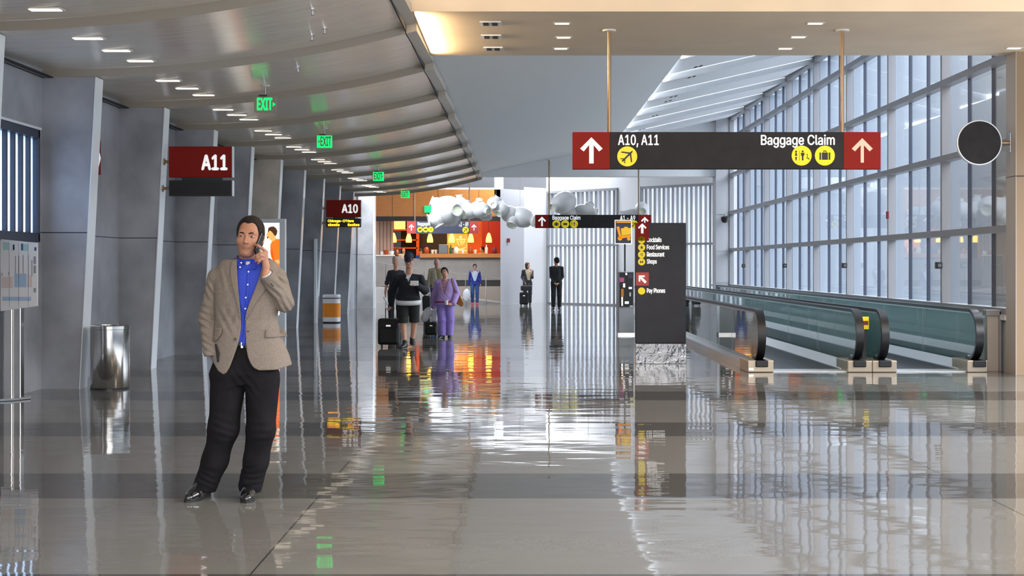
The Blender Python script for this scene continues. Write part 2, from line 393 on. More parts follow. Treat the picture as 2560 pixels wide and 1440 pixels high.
# ------------------------------------------------------------------ cross beam, pier and ceilings of the tall part
HB, YB0, YB1 = 4.49, 15.92, 19.25
b = MB(); b.box(SOFX - .9, 11, YB0, YB1, HB, 6.9)
b.build('trim_beam', 'beam_tan', kind='structure')
PX = 6.89
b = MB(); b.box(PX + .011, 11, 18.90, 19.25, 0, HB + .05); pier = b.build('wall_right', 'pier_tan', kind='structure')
b = MB(); b.box(PX, PX + .010, 18.90, 19.28, 0, HB); b.mi = 1
b.box(PX - .003, PX + .011, 18.897, 19.285, H(439, 18.9) - .008, H(439, 18.9)); b.build('pier_cladding', ['pier_pale', 'black_gap'], pier)
b = MB(); b.box(PX + .012, 11, 18.892, 18.91, H(439, 18.9) - .012, H(439, 18.9)); b.build('joint', 'black_gap', pier)
b = MB(); b.box(-9, 11, -8, YB0, 6.85, 7.0); b.build('ceiling_near', 'beam_tan', kind='structure')
# sloping ceiling beyond the beam
XD, HD, HR, YE = 3.03, 5.45, 6.35, 45.0
HLft = 4.60
b = MB(); b.grid(lambda u, v: (SOFX - .15 + u * (XD - SOFX + .15), YB1 - .2 + v * (YE - YB1 + .4), HLft - .03 + u * (HD - HLft + .03)), 4, 2)
b.build('ceiling_slope', 'ceiling_white', kind='structure')
for i in range(9):
    ya, yb = 16.0 + BAY * i, 16.0 + BAY * (i + 1)
    if i == 8: yb = YE + .1
    b = MB()
    b.grid(lambda u, v: (XD + u * (PX + .5 - XD), ya + v * (yb - ya), HD + u * (HR + .11 - HD) + .10 * v - .03 * u), 2, 1)
    b.grid(lambda u, v: (XD + u * (PX + .5 - XD), yb + .003, HD + u * (HR + .11 - HD) + .10 - .135 * v - .03 * u), 2, 1)
    b.build('ceiling_rib', 'ceiling_rib', kind='structure')
b = MB(); b.box(SOFX - .5, PX, YE, YE + .5, H(441, YE), 7.3); b.build('wall_bulkhead', 'ceiling_white', kind='structure')
b = MB(); b.box(X(1787, YE), PX + .25, YE - .25, YE + .5, 0, 7.0); fp = b.build('wall_far_pier', 'grey_wall', kind='structure')
b = MB()
for hh in (.95, 2.0, 3.2): b.box(X(1787, YE) - .004, PX, YE - .255, YE - .25, hh, hh + .012)
b.build('joint', 'frame_grey', fp)

# right window wall: one window per bay, columns and rails inside, white blades outside
ROWS = [.86, 2.04, 3.26, 4.49, 5.70]
WY = [22.25 + BAY * i for i in range(-1, 8)]
GX = PX + .14
for i, ya in enumerate(WY):
    yb = ya + BAY
    if i == 0: ya = 19.28
    if i == len(WY) - 1: yb = YE - .25
    b = MB(); b.box(PX, PX + .14, yb - .04, yb + .04, 0, HR + .15)
    for r_ in ROWS: b.box(PX - .01, PX + .16, ya, yb, r_ - .05, r_ + .05)
    b.box(PX, PX + .16, ya, yb, HR - .05, HR + .1)
    o = b.build('window_%d' % (i + 2), 'frame_grey', kind='structure')
    b = MB(); b.box(GX, GX + .012, ya, yb, ROWS[0], HR); b.build('pane', 'window_glass', o)
    n0 = 3
    for k in range(n0):
        yy = WY[i] + BAY * (k + .10) / n0 if i else WY[1] - BAY + BAY * (k + .10) / n0
        if yy < ya: continue
        b = MB(); b.box(GX + .04, GX + .38, yy, yy + .05, ROWS[0] - .2, HR); b.build('fin', 'fin_white', o)
        b = MB(); b.box(GX - .02, GX + .03, yy - .03, yy + .01, ROWS[0], HR); b.build('mullion', 'frame_dark', o)
    b = MB(); b.box(PX - .02, PX + .2, ya, yb, ROWS[0] - .12, ROWS[0] - .04); b.build('sill', 'sill', o)
b = MB(); b.box(PX + .05, PX + .2, 19.2, YE, 0, ROWS[0] - .04); b.build('wall_right_base', 'far_white', kind='structure')

# ------------------------------------------------------------------ far end
P0, P1 = (X(1367, 54.5), 54.5), (X(1790, 48.9), 48.9)
def along(t): return (P0[0] + (P1[0] - P0[0]) * t, P0[1] + (P1[1] - P0[1]) * t)
ang = math.atan2(P1[1] - P0[1], P1[0] - P0[0]); Ltot = math.hypot(P1[0] - P0[0], P1[1] - P0[1])
def rotbox(mbb, t0, t1, d0, d1, z0, z1):
    """box along the slanted far wall: t in metres along it, d in metres behind it"""
    ux, uy = math.cos(ang), math.sin(ang); nx, ny = -uy, ux
    mbb.prismz([(P0[0] + ux * t + nx * d, P0[1] + uy * t + ny * d) for t, d in ((t0, d0), (t1, d0), (t1, d1), (t0, d1))], z0, z1)
def tpx(px):                        # metres along the slanted wall that a picture column meets
    k = (px - VX) / FPX; ux, uy = math.cos(ang), math.sin(ang)
    return (k * P0[1] - P0[0]) / (ux - k * uy)
HT = 4.50
for wi, (pa, pb) in enumerate(((1368, 1545), (1602, 1786))):
    ta, tb = tpx(pa), tpx(pb)
    b = MB(); rotbox(b, ta, tb, -.05, .1, HT - .09, HT); rotbox(b, ta, tb, -.05, .1, 2.28, 2.36); rotbox(b, ta, tb, -.05, .1, 0, .06)
    rotbox(b, ta, ta + .06, -.05, .1, 0, HT); rotbox(b, tb - .06, tb, -.05, .1, 0, HT)
    o = b.build('window_%d' % (12 + wi), 'frame_grey', kind='structure')
    b = MB(); rotbox(b, ta, tb, .12, .13, 0, HT); b.build('pane', 'window_glass', o)
    n_ = 8; st = (tb - ta) / n_
    for k in range(n_):
        t = ta + st * k
        b = MB(); rotbox(b, t + st * .50, t + st * .97, .3, .31, 0, HT); b.build('fin', 'bright_strip_board', o)  # translucent boards added outside the glass to make bright white strips
        b = MB(); rotbox(b, t + st * .44, t + st * .50, .0, .12, 0, HT); rotbox(b, t - st * .03, t + st * .03, .0, .12, 0, HT); b.build('mullion', 'frame_grey', o)
b = MB()
rotbox(b, tpx(1545), tpx(1602), 0, .3, 0, HT); rotbox(b, -.02, Ltot + .5, 0, .3, HT, 6.6); rotbox(b, tpx(1786), Ltot + 1.2, 0, .3, 0, 6.6)
b.build('wall_far', 'far_white', kind='structure')
b = MB(); b.prismz([(X(1310, 53.6), 53.6), (P0[0] + .02, P0[1]), (P0[0] + .02, P0[1] + .5), (X(1310, 53.6), 54.1)], 0, HT + .12); b.build('wall_far_return', 'far_white', kind='structure')
b = MB(); b.prismz([(X(1251, 52.6), 52.6), (X(1310, 53.6), 53.6), (X(1310, 53.6), 54.1), (X(1251, 52.6), 66)], 0, HT); b.build('wall_cafe_pier', 'grey_wall', kind='structure')
b = MB(); b.box(X(1236, 57), X(1258, 57), 57, 57.4, 4.4, 6.5); b.build('wall_upper_post', 'grey_wall', kind='structure')
b = MB(); b.box(-12, 12, YE + .5, 52.0, 6.6, 6.75); b.box(-12, 12, 64, 70, 6.6, 6.75); b.box(-12, -1.5, 52, 64, 6.6, 6.75); b.build('ceiling_far', 'far_white', kind='structure')  # unseen roof added to dim the far hall, its gap sized for brightness
b = MB(); b.box(-12, 12, 69.6, 69.9, 0, 9); b.build('wall_back', 'grey_wall', kind='structure')
# pale end blade and cafe side wall
b = MB(); b.prism([(-5.86, 0), (X(934, 49), 0), (X(934, 49), 4.2), (-5.80, 4.2)], 48.8, 49.2); o = b.build('trim_20', 'pale_stone', kind='structure')
b = MB(); b.prism([(X(934, 49), 0), (X(938, 49), 0), (X(938, 49), 4.2), (X(934, 49), 4.2)], 48.78, 49.25); b.build('edge_strip', 'white_metal', o)
b = MB(); b.box(-8.2, -8.0, 49.2, 69.6, 0, 6); b.build('wall_cafe_left', 'grey_wall', kind='structure')

# ------------------------------------------------------------------ cafe on its raised floor
PY = 57.0
mat('podium', (.36, .30, .25), .5); mat('counter_front', (.27, .24, .215), .45, noise=(2, .12)); mat('dark_band', (.03, .025, .022), .5)
mat('wood', srgb(178, 112, 48), .4, noise=(3, .12, (1, 1, 8))); mat('wood_top', srgb(190, 120, 55), .35); mat('cafe_orange', srgb(214, 92, 20), .5, noise=(1.2, .2)); mat('cafe_red', srgb(180, 42, 14), .5)
mat('cafe_dark', (.02, .014, .012), .6); mat('pinkish', srgb(205, 165, 140), .6); mat('cafe_banner', srgb(245, 140, 50), .5, emit=(1, .36, .06), estr=.55); mat('banner_ink', srgb(255, 205, 120), .5, emit=(1, .6, .22), estr=.75)
mat('pendant', (1, .7, .1), .4, emit=(1, .60, .06), estr=5.0); mat('neon', (1, .3, .1), .4, emit=(1, .30, .08), estr=2.2)
XL, XR = -8.0, X(1252, PY)
b = MB(); b.box(XL, XR, PY, 69.5, 0, .66); b.build('floor_cafe', 'podium', kind='structure')
b = MB(); b.box(XL, XR, PY + .16, 69.4, 4.7, 4.8); b.build('ceiling_cafe', 'far_white', kind='structure')
b = MB(); b.box(X(937, PY), XR, PY, PY + .15, H(541, PY), 4.72); b.build('wall_cafe_front', 'wood', kind='structure')
b = MB(); px_ = X(937, PY)
for xx in (X(981, PY), X(1034, PY), X(1095, PY), X(1197, PY)): b.box(xx - .008, xx + .008, PY - .004, PY, H(541, PY), 4.72)
b.build('trim_fascia_joints', 'dark_band', kind='structure')
b = MB(); b.box(X(937, PY), XR, PY - .03, PY + .5, H(552, PY), H(541, PY)); b.build('trim_header', 'cafe_dark', kind='structure')
YBK = 62.0
b = MB(); b.box(X(976, PY), X(1125, YBK), YBK, YBK + .2, .6, 4.7); b.mi = 1; b.box(X(1125, YBK), X(1205, YBK), YBK, YBK + .2, .6, 4.7); b.mi = 2; b.box(X(1205, YBK), XR + .2, YBK - .02, YBK + .2, .6, 4.7)
b.build('wall_cafe_back', ['cafe_dark', 'cafe_orange', 'cafe_red'], kind='structure')
b = MB(); b.box(XL, X(978, PY), PY + .8, PY + .9, .6, 4.69); b.mi = 1
for q in range(4): b.box(X(944 + q * 9, PY), X(944 + q * 9, PY) + .02, PY + .79, PY + .8, .6, 4.69)
b.build('wall_cafe_side', ['pinkish', 'dark_band'], kind='structure')
# ------------------------------------------------------------------ icons
def icon_disc(cx, cz, r, y, parent, icon):
    b = MB(); b.disc(cx, cz, r, y - .004, y, 36)
    o = b.build('icon_disc', 'sign_yellow', parent)
    if not icon: return o
    b = MB(); k = r; yy = (y - .0065, y - .0042)
    P = lambda pts: b.prism([(cx + p[0] * k, cz + p[1] * k) for p in pts], *yy)
    def Rr(x0, x1, z0, z1): P([(x0, z0), (x1, z0), (x1, z1), (x0, z1)])
    def Dd(x, z, q): b.lathe([(q * k, yy[0]), (q * k, yy[1])], (cx + x * k, 0, cz + z * k), 12, 'y')
    if icon == 'plane':
        c, s_ = math.cos(R(-45)), math.sin(R(-45))
        for pts in ([(-.08, -.72), (.08, -.72), (.09, .6), (0, .82), (-.09, .6)], [(-.08, .28), (-.72, -.18), (-.72, -.02), (-.08, .48)], [(.08, .28), (.72, -.18), (.72, -.02), (.08, .48)], [(-.08, -.5), (-.32, -.72), (-.32, -.6), (-.08, -.36)], [(.08, -.5), (.32, -.72), (.32, -.6), (.08, -.36)]):
            P([(p[0] * c - p[1] * s_, p[0] * s_ + p[1] * c) for p in pts])
    elif icon == 'toilets':
        Dd(-.56, .40, .10); P([(-.56 - .12, -.02), (-.56 + .12, -.02), (-.50, .28), (-.62, .28)]); P([(-.66, -.14), (-.46, -.14), (-.52, -.48), (-.60, -.48)])
        Rr(-.235, -.205, -.5, .5)
        Dd(.10, .42, .10); P([(-.06, .0), (.26, .0), (.28, .28), (-.08, .28)]); Rr(.02, .18, -.48, .05)
        Dd(.55, .10, .06); P([(.50, -.28), (.55, .04), (.60, .04), (.58, -.22), (.74, -.24), (.80, -.44), (.74, -.44), (.70, -.32), (.56, -.30)])
    elif icon == 'bag':
        Rr(-.30, .30, -.42, .30); Rr(-.54, -.38, -.42, .30); Rr(.38, .54, -.42, .30); Rr(-.15, -.09, .30, .46); Rr(.09, .15, .30, .46); Rr(-.15, .15, .42, .50)
    elif icon == 'glass': P([(-.32, .4), (.32, .4), (.04, 0), (-.04, 0)]); Rr(-.04, .04, -.4, 0); Rr(-.2, .2, -.46, -.4)
    elif icon == 'bus': Rr(-.5, .5, -.22, .24); Dd(-.28, -.28, .1); Dd(.28, -.28, .1)
    elif icon == 'cup': P([(-.3, .3), (.3, .3), (.2, -.3), (-.2, -.3)]); Rr(-.34, .34, -.42, -.36)
    elif icon == 'fork': Rr(-.2, -.12, -.45, .45); Rr(-.3, -.02, .1, .2); Rr(.12, .24, -.45, .45)
    elif icon == 'shop': Rr(-.45, -.1, -.3, .2); Rr(.1, .4, -.3, .3)
    b.build('pictogram', 'sign_ink', o)
    return o

def hang_sign(name, label, Z, xa, xb, ya, yb, redl, redr, texts, icons, poles, ytop, board='sign_black', red='sign_red', arrow_r='sign_white', group=None):
    zc0, zc1 = H(yb, Z), H(ya, Z)
    t = thing(name, label, 'sign', (X((xa + xb) / 2, Z), Z, zc0), group)
    b = MB(); b.box(X(redl, Z), X(redr, Z), Z, Z + .14, zc0, zc1); b.build('board', board, t, bevel=.004)
    b = MB(); b.box(X(xa, Z), X(redl, Z) - .001, Z, Z + .14, zc0 - .002, zc1); b.build('arrow_panel', red, t, bevel=.004)
    b = MB(); b.box(X(redr, Z) + .001, X(xb, Z), Z, Z + .14, zc0 - .002, zc1); b.build('arrow_panel', red, t, bevel=.004)
    ws = X(redl, Z) - X(xa, Z)
    arrow((X(xa, Z) + X(redl, Z)) / 2, (zc0 + zc1) / 2, ws * .70, Z, 'sign_white', t)
    arrow((X(redr, Z) + X(xb, Z)) / 2, (zc0 + zc1) / 2, ws * .66, Z, arrow_r, t, lw=.13)
    for s, x0, x1, y0, y1 in texts: text(s, X(x0, Z), X(x1, Z), H(y1, Z), H(y0, Z), Z, 'sign_white', t, bold=.018)
    for px, py, r_, ic in icons: icon_disc(X(px, Z), H(py, Z), r_ * Z / FPX, Z, t, ic)
    for px in poles:
        b = MB(); b.tube([(X(px, Z), Z + .07, zc1 - .01), (X(px, Z), Z + .07, ytop)], .024, 14); b.build('pole', 'bronze', t, smooth=True)
        b = MB(); b.lathe([(.085, ytop - .02), (.085, ytop)], (X(px, Z), Z + .07, 0), 24); b.build('ceiling_plate', 'lamp_rim', t)
    return t

hang_sign('hanging_sign', 'long black overhead sign reading A10, A11 and Baggage Claim hanging from the tan beam', 17.1, 1432, 2202, 330, 422, 1525, 2109,
          [('A10, A11', 1545, 1647, 337, 368), ('Baggage Claim', 1902, 2087, 337, 369)],
          [(1568, 391, 25, 'plane'), (2004, 389, 25, 'toilets'), (2062, 389, 25, 'bag')], (1524, 2109), HB, arrow_r='sign_cream')
hang_sign('hanging_sign', 'black overhead sign reading Baggage Claim and A1 - A9 hanging before the far slatted windows', 45.0 - .4, 1338, 1628, 537, 570, 1372, 1596,
          [('Baggage Claim', 1381, 1451, 539, 552), ('A1 - A9', 1550, 1588, 539, 551)],
          [(1391, 560, 10, 'bag'), (1413, 560, 10, 'bus'), (1435, 560, 10, 'toilets'), (1585, 561, 10, 'plane')], (1373, 1597), 5.0)
Zs = 50.4
t3 = hang_sign('hanging_sign', 'small faded overhead sign with red arrow panels hanging in front of the cafe', Zs, 1017, 1196, 553, 584, 1040, 1174,
          [('Baggage Claim', 1044, 1092, 555, 566), ('A1 - A9', 1147, 1171, 555, 566)],
          [(1050, 574, 7, 'bag'), (1064, 574, 7, 'bus'), (1077, 574, 7, 'toilets'), (1164, 575, 8, 'plane')], (1037, 1173), 6.6, board='sign_navy', red='sign_red_pale')

# ------------------------------------------------------------------ gate blade signs on the blade walls
def gate_sign(label, s, Z, x0, x1, ya, yb, da, db, tx, lit):
    t = thing('gate_sign', label, 'sign', (X(x0, Z), Z, H(db, Z)))
    b = MB(); b.box(X(x0, Z), X(x1, Z), Z, Z + .10, H(yb, Z), H(ya, Z)); b.build('red_panel', 'sign_red', t, bevel=.004)
    b = MB(); b.box(X(x1, Z), X(x1, Z) + .012, Z, Z + .10, H(yb, Z), H(ya, Z)); b.box(X(x1, Z), X(x1, Z) + .012, Z, Z + .10, H(db, Z), H(da, Z)); b.build('end_trim', 'white_metal', t)
    text(s, *tx, Z, 'sign_white', t, bold=.04)
    b = MB(); b.box(X(x0, Z), X(x1, Z), Z, Z + .12, H(db, Z), H(da, Z)); d = b.build('display', 'device_black', t, bevel=.006)
    wd = X(x1, Z) - X(x0, Z)
    b = MB(); b.box(X(x0, Z) + wd * .2, X(x1, Z) - wd * .16, Z + .02, Z + .10, H(da, Z), H(yb, Z)); b.build('spacer', 'device_black', t)
    b = MB(); b.box(X(x0, Z) + wd * .03, X(x1, Z) - wd * .03, Z - .003, Z, H(db, Z) + .02, H(da, Z) - .02); b.build('screen', 'dark_panel', d)
    if lit:
        hh = H(da, Z) - H(db, Z); zb = H(db, Z)
        text('Chicago-O\'Hare', X(x0, Z) + wd * .05, X(x0, Z) + wd * .80, zb + hh * .50, zb + hh * .86, Z - .003, 'led_yellow', d, bold=.03)
        rr = random.Random(3); xx = .06
        while xx < .92:
            ww = rr.choice((.03, .045, .05))
            if not .37 < xx < .62:
                b = MB(); b.box(X(x0, Z) + wd * xx, X(x0, Z) + wd * (xx + ww), Z - .006, Z - .003, zb + hh * .12, zb + hh * rr.choice((.36, .42))); b.build('display_glyph', 'led_orange', d)
            xx += ww + .012
    xl = EX + .2 * H((ya + yb) / 2, Z) / HLOW
    for py in ((ya + yb) / 2 - 1, (da + db) / 2):
        xl = EX + .2 * H(py, Z) / HLOW
        b = MB(); b.tube([(xl - .004, Z + .06, H(py, Z)), (X(x0, Z) + .01, Z + .06, H(py, Z))], .022, 12); b.lathe([(.05, xl - .002), (.05, xl + .012)], (0, Z + .06, H(py, Z)), 20, 'x'); b.build('bracket', 'bronze', t, smooth=True)
    return t
Z = FIN[6] + .05
gate_sign('red sign reading A11 over a blank black display on the second blade wall', 'A11', Z, 422, 580, 366, 443, 451, 490, (X(503, Z), X(569, Z), H(424, Z), H(388, Z)), False)
Z = FIN[11] + .05
gate_sign('red sign reading A10 over a glowing orange display', 'A10', Z, 815, 902, 500, 543, 546, 568, (X(854, Z), X(895, Z), H(532, Z), H(511, Z)), True)

t = thing('wall_sign', 'red wall sign with white arrow half hidden behind the first pale edge strip', 'sign', (WX, 18.2, H(437, 18.85)))
b = MB(); b.box(WX, WX + .05, 17.9, 18.88, H(437, 18.88), H(352, 18.88)); b.build('board', 'sign_red', t)
zc = H(394, 18.75)
b = MB(); b.prismx([(18.86, zc), (18.74, zc + .17), (18.70, zc + .17), (18.78, zc + .03), (18.62, zc + .03), (18.62, zc - .03), (18.78, zc - .03), (18.70, zc - .17), (18.74, zc - .17)], WX + .05, WX + .056); b.build('arrow_symbol', 'sign_white', t)
b = MB(); b.lathe([(.115, WX + .05), (.115, WX + .057)], (0, 18.48, zc - .10), 28, 'x'); b.build('icon_disc', 'sign_yellow', t)
b = MB(); b.box(WX + .05, WX + .056, 18.30, 18.60, zc + .05, zc + .17); b.build('lettering', 'sign_white', t)

# ------------------------------------------------------------------ directory pylon
Z = 21.0
t = thing('directory_sign', 'tall dark directory pylon listing Cocktails, Food Services, Restaurant, Shops and Pay Phones', 'sign', (X(1653, Z), Z, 0))
zb = H(858, Z)
b = MB(); b.box(X(1590, Z), X(1715, Z), Z, Z + .22, zb, H(557, Z)); b.build('board', 'dark_panel', t, bevel=.006)
b = MB(); b.box(X(1590, Z) - .004, X(1715, Z) + .004, Z - .004, Z + .224, 0, zb - .006); b.build('plinth', 'mirror_steel', t, bevel=.004)
b = MB(); b.box(X(1590, Z) + .01, X(1715, Z) - .01, Z + .01, Z + .21, zb - .01, zb + .004); b.build('reveal', 'black_gap', t)
for y0, y1, ro in ((557, 602, 0), (681, 714, R(45))):
    b = MB(); b.box(X(1590, Z), X(1622, Z), Z - .004, Z, H(y1, Z), H(y0, Z)); p_ = b.build('arrow_panel', 'sign_red' if y0 < 600 else 'sign_red_pale', t)
    arrow(X(1605.5, Z), H(571 if y0 < 600 else 697.5, Z), .155, Z - .004, 'sign_white', p_, ro, lw=.24)
for s, x1, y, ic in (('Cocktails', 1654, 600, 'glass'), ('Food Services', 1673, 618.5, 'cup'), ('Restaurant', 1661, 636.5, 'fork'), ('Shops', 1642, 654.5, 'shop'), ('Pay Phones', 1663, 727.5, None)):
    icon_disc(X(1604, Z), H(y, Z), 9 * Z / FPX, Z, t, ic)
    d = 2.5 if s in ('Shops', 'Pay Phones') else 0
    text(s, X(1617, Z), X(x1, Z), H(y + 5 + d, Z), H(y - 6.5, Z), Z, 'sign_white', t, bold=.03)

# round blank sign on the pier
Zr = 19.1
t = thing('round_sign', 'round black sign seen from its blank face on a bracket beside the tan pier', 'sign', (X(2447, Zr), Zr, H(357, Zr)))
b = MB(); b.disc(X(2447, Zr), H(357, Zr), 54 * Zr / FPX, Zr - .03, Zr + .03, 64); b.build('disc', 'sign_black', t)
b = MB(); b.lathe([(53.5 * Zr / FPX, -.032), (56 * Zr / FPX, -.03), (56 * Zr / FPX, .03), (53.5 * Zr / FPX, .032)], (X(2447, Zr), Zr, H(357, Zr)), 64, 'y', cap=False); b.build('rim', 'white_metal', t, smooth=True)
b = MB(); b.tube([(X(2500, Zr), Zr, H(357, Zr)), (PX - .004, Zr, H(357, Zr))], [.022, .035], 14); b.build('bracket', 'bronze', t, smooth=True)
b = MB(); b.box(PX - .018, PX + .001, Zr - .04, Zr + .04, H(382, Zr), H(332, Zr)); b.build('wall_plate', 'steel', t, bevel=.004)

# ------------------------------------------------------------------ exit signs
EXS = [(663, 261, 18.9), (811, 354, 24.5), (946, 441, 34.0), (1013, 486, 42.6)]
nm = ['nearest and largest green EXIT sign hanging under the low ceiling', 'green EXIT sign second from the camera under the low ceiling', 'green EXIT sign third from the camera under the low ceiling', 'small green EXIT sign at the far end of the low ceiling']
for i, (px, py, Z) in enumerate(EXS):
    cx, cz = X(px, Z), H(py, Z)
    t = thing('exit_sign', nm[i], 'exit sign', (cx, Z, cz - .11), 'green exit signs under the low ceiling')
    hw = .155 if i == 0 else .135
    b = MB(); b.box(cx - hw, cx + hw, Z, Z + .035, cz - .11, cz + .11); b.build('plate', 'exit_plate' if i == 0 else 'exit_green', t, bevel=.003)
    dx = -.10 if i == 1 else 0
    text('EXIT', cx - .105 + (.03 if i == 1 else -.01), cx + .105 + (.02 if i == 1 else -.005), cz - .075, cz + .085, Z, 'exit_green' if i == 0 else 'exit_plate', t, bold=.04)
    q = 1 if i != 1 else -1
    b = MB(); b.prism([(cx + q * (hw - .012), cz), (cx + q * (hw - .05), cz + .03), (cx + q * (hw - .05), cz - .03)], Z - .004, Z); b.build('chevron', 'exit_green' if i == 0 else 'exit_plate', t)
    kk = ((Z - Y0) / BAY) % 1; ht = sof_h(cx) + STEP * kk
    b = MB(); b.tube([(cx, Z + .017, cz + .11), (cx, Z + .017, ht)], .007, 8); b.build('stem', 'steel', t)
    b = MB(); b.lathe([(.055, ht - .02), (.07, ht)], (cx, Z + .017, 0), 20); b.build('canopy', 'lamp_rim', t)
    b = MB(); b.box(cx - .09, cx + .02, Z - .005, Z + .045, cz + .11, cz + .135); b.build('housing', 'device_black', t)
Zx = 56.94
b = MB(); b.box(X(1070, Zx) - .15, X(1070, Zx) + .15, Zx, Zx + .05, H(531, Zx), H(515, Zx)); o = b.build('exit_sign', 'exit_green'); tag(o, 'green exit sign on the wooden fascia above the cafe', 'exit sign')

# ------------------------------------------------------------------ recessed lights of the low ceiling
proto = None; n_ = 0
for i in range(-2, 9):
    for dz in (.72, 1.72, 2.68):
        Zl = Y0 + BAY * i + dz; xx = -4.51; k = dz / BAY; hz = sof_h(xx) + STEP * k
        if Zl < 9 or Zl > 45: continue
        lab = 'recessed slot light in the row along the low ceiling, %s from the camera' % ordinal(n_); n_ += 1
        if proto is None:
            proto = thing('ceiling_light', lab, 'light', (xx, Zl, hz), 'slot lights of the low ceiling')
            b = MB(); b.box(-.17, .17, -.075, .075, -.008, .004); b.build('frame', 'lamp_rim', proto, world=False)
            b = MB(); b.box(-.145, .145, -.05, .05, -.014, -.006); b.build('diffuser', 'lamp_glow', proto, world=False)
        else: dup(proto, (xx, Zl, hz), lab)
# downlights of the beam
pr2 = None
for px, py, lab in ((1405, 58, 'nearest slot downlight on the left half of the tan beam'), (1409, 93, 'middle slot downlight on the left half of the tan beam'), (1402, 121, 'farthest slot downlight on the left half of the tan beam'),
                    (2038, 58, 'nearest slot downlight on the right half of the tan beam'), (1996, 92, 'middle slot downlight on the right half of the tan beam'), (1963, 121, 'farthest slot downlight on the right half of the tan beam'), (2535, 120, 'slot downlight of the tan beam close to the pier')):
    Zl = FPX * (HB - EYE) / (VY - py); loc = (X(px, Zl), Zl, HB)
    if pr2 is None:
        pr2 = thing('downlight', lab, 'light', loc, 'slot downlights under the tan beam')
        b = MB(); b.box(-.11, .11, -.06, .06, -.006, .004); b.build('frame', 'lamp_rim', pr2, world=False)
        b = MB(); b.box(-.085, .085, -.035, .035, -.011, -.004); b.build('diffuser', 'lamp_glow', pr2, world=False)
    else: dup(pr2, loc, lab)
# twin black fixtures on the beam and on the sloping ceiling
def twin(label, loc, rot=0, group=None, s=1.0):
    t = thing('twin_spotlight', label, 'light', loc, group); t.rotation_euler = (0, rot, 0)
    b = MB(); b.box(-.13 * s, .13 * s, -.13 * s, .13 * s, -.012, .03); b.build('frame', 'white_paint', t, world=False)
    for q in (-.055, .055):
        b = MB(); b.box((q - .034) * s, (q + .034) * s, -.10 * s, .10 * s, -.016, -.008); b.build('lamp', 'black_gap', t, world=False)
    return t
pt = None
for px, py, lab in ((1226, 58, 'nearest'), (1228, 91, 'middle'), (1233, 121, 'farthest')):
    Zl = FPX * (HB - EYE) / (VY - py)
    if pt is None: pt = twin('nearest of the three twin black spotlights in the tan beam', (X(px, Zl), Zl, HB), 0, 'twin spotlights in the tan beam')
    else: dup(pt, (X(px, Zl), Zl, HB), '%s of the three twin black spotlights in the tan beam' % lab)
pt = None; slope = math.atan2(HR - HD, PX - XD); n_ = 0
for Zl in (25.6, 28.4, 29.5, 33.0, 34.2, 37.5, 41.5):
    xx = 3.72; i = int((Zl - 16.0) // BAY); k = ((Zl - 16.0) / BAY) % 1
    hz = HD + (xx - XD) / (PX + .5 - XD) * (HR + .11 - HD - .03) + .10 * k
    lab = 'twin black spotlight in the ribbed white ceiling, %s from the camera' % ordinal(n_); n_ += 1
    if pt is None: pt = twin(lab, (xx, Zl, hz), -slope, 'twin spotlights in the ribbed white ceiling', 1.0)
    else: dup(pt, (xx, Zl, hz), lab)
# sprinkler heads
pt = None
for n_, (px, py, Zl) in enumerate(((782, 70, 14.3), (780, 118, 15.9), (812, 106, 15.6), (745, 212, 17.6))):
    xx = X(px, Zl); hz = sof_h(xx) + STEP * (((Zl - Y0) / BAY) % 1)
    lab = 'small steel sprinkler head under the low ceiling, %s from the camera' % ordinal(n_)
    if pt is None:
        pt = thing('sprinkler', lab, 'sprinkler', (xx, Zl, hz), 'sprinkler heads')
        b = MB(); b.lathe([(.035, 0), (.035, -.008), (.010, -.012), (.008, -.05), (.022, -.052), (.022, -.058)], (0, 0, 0), 14); b.build('head', 'steel', pt, world=False)
    else: dup(pt, (xx, Zl, hz), lab)

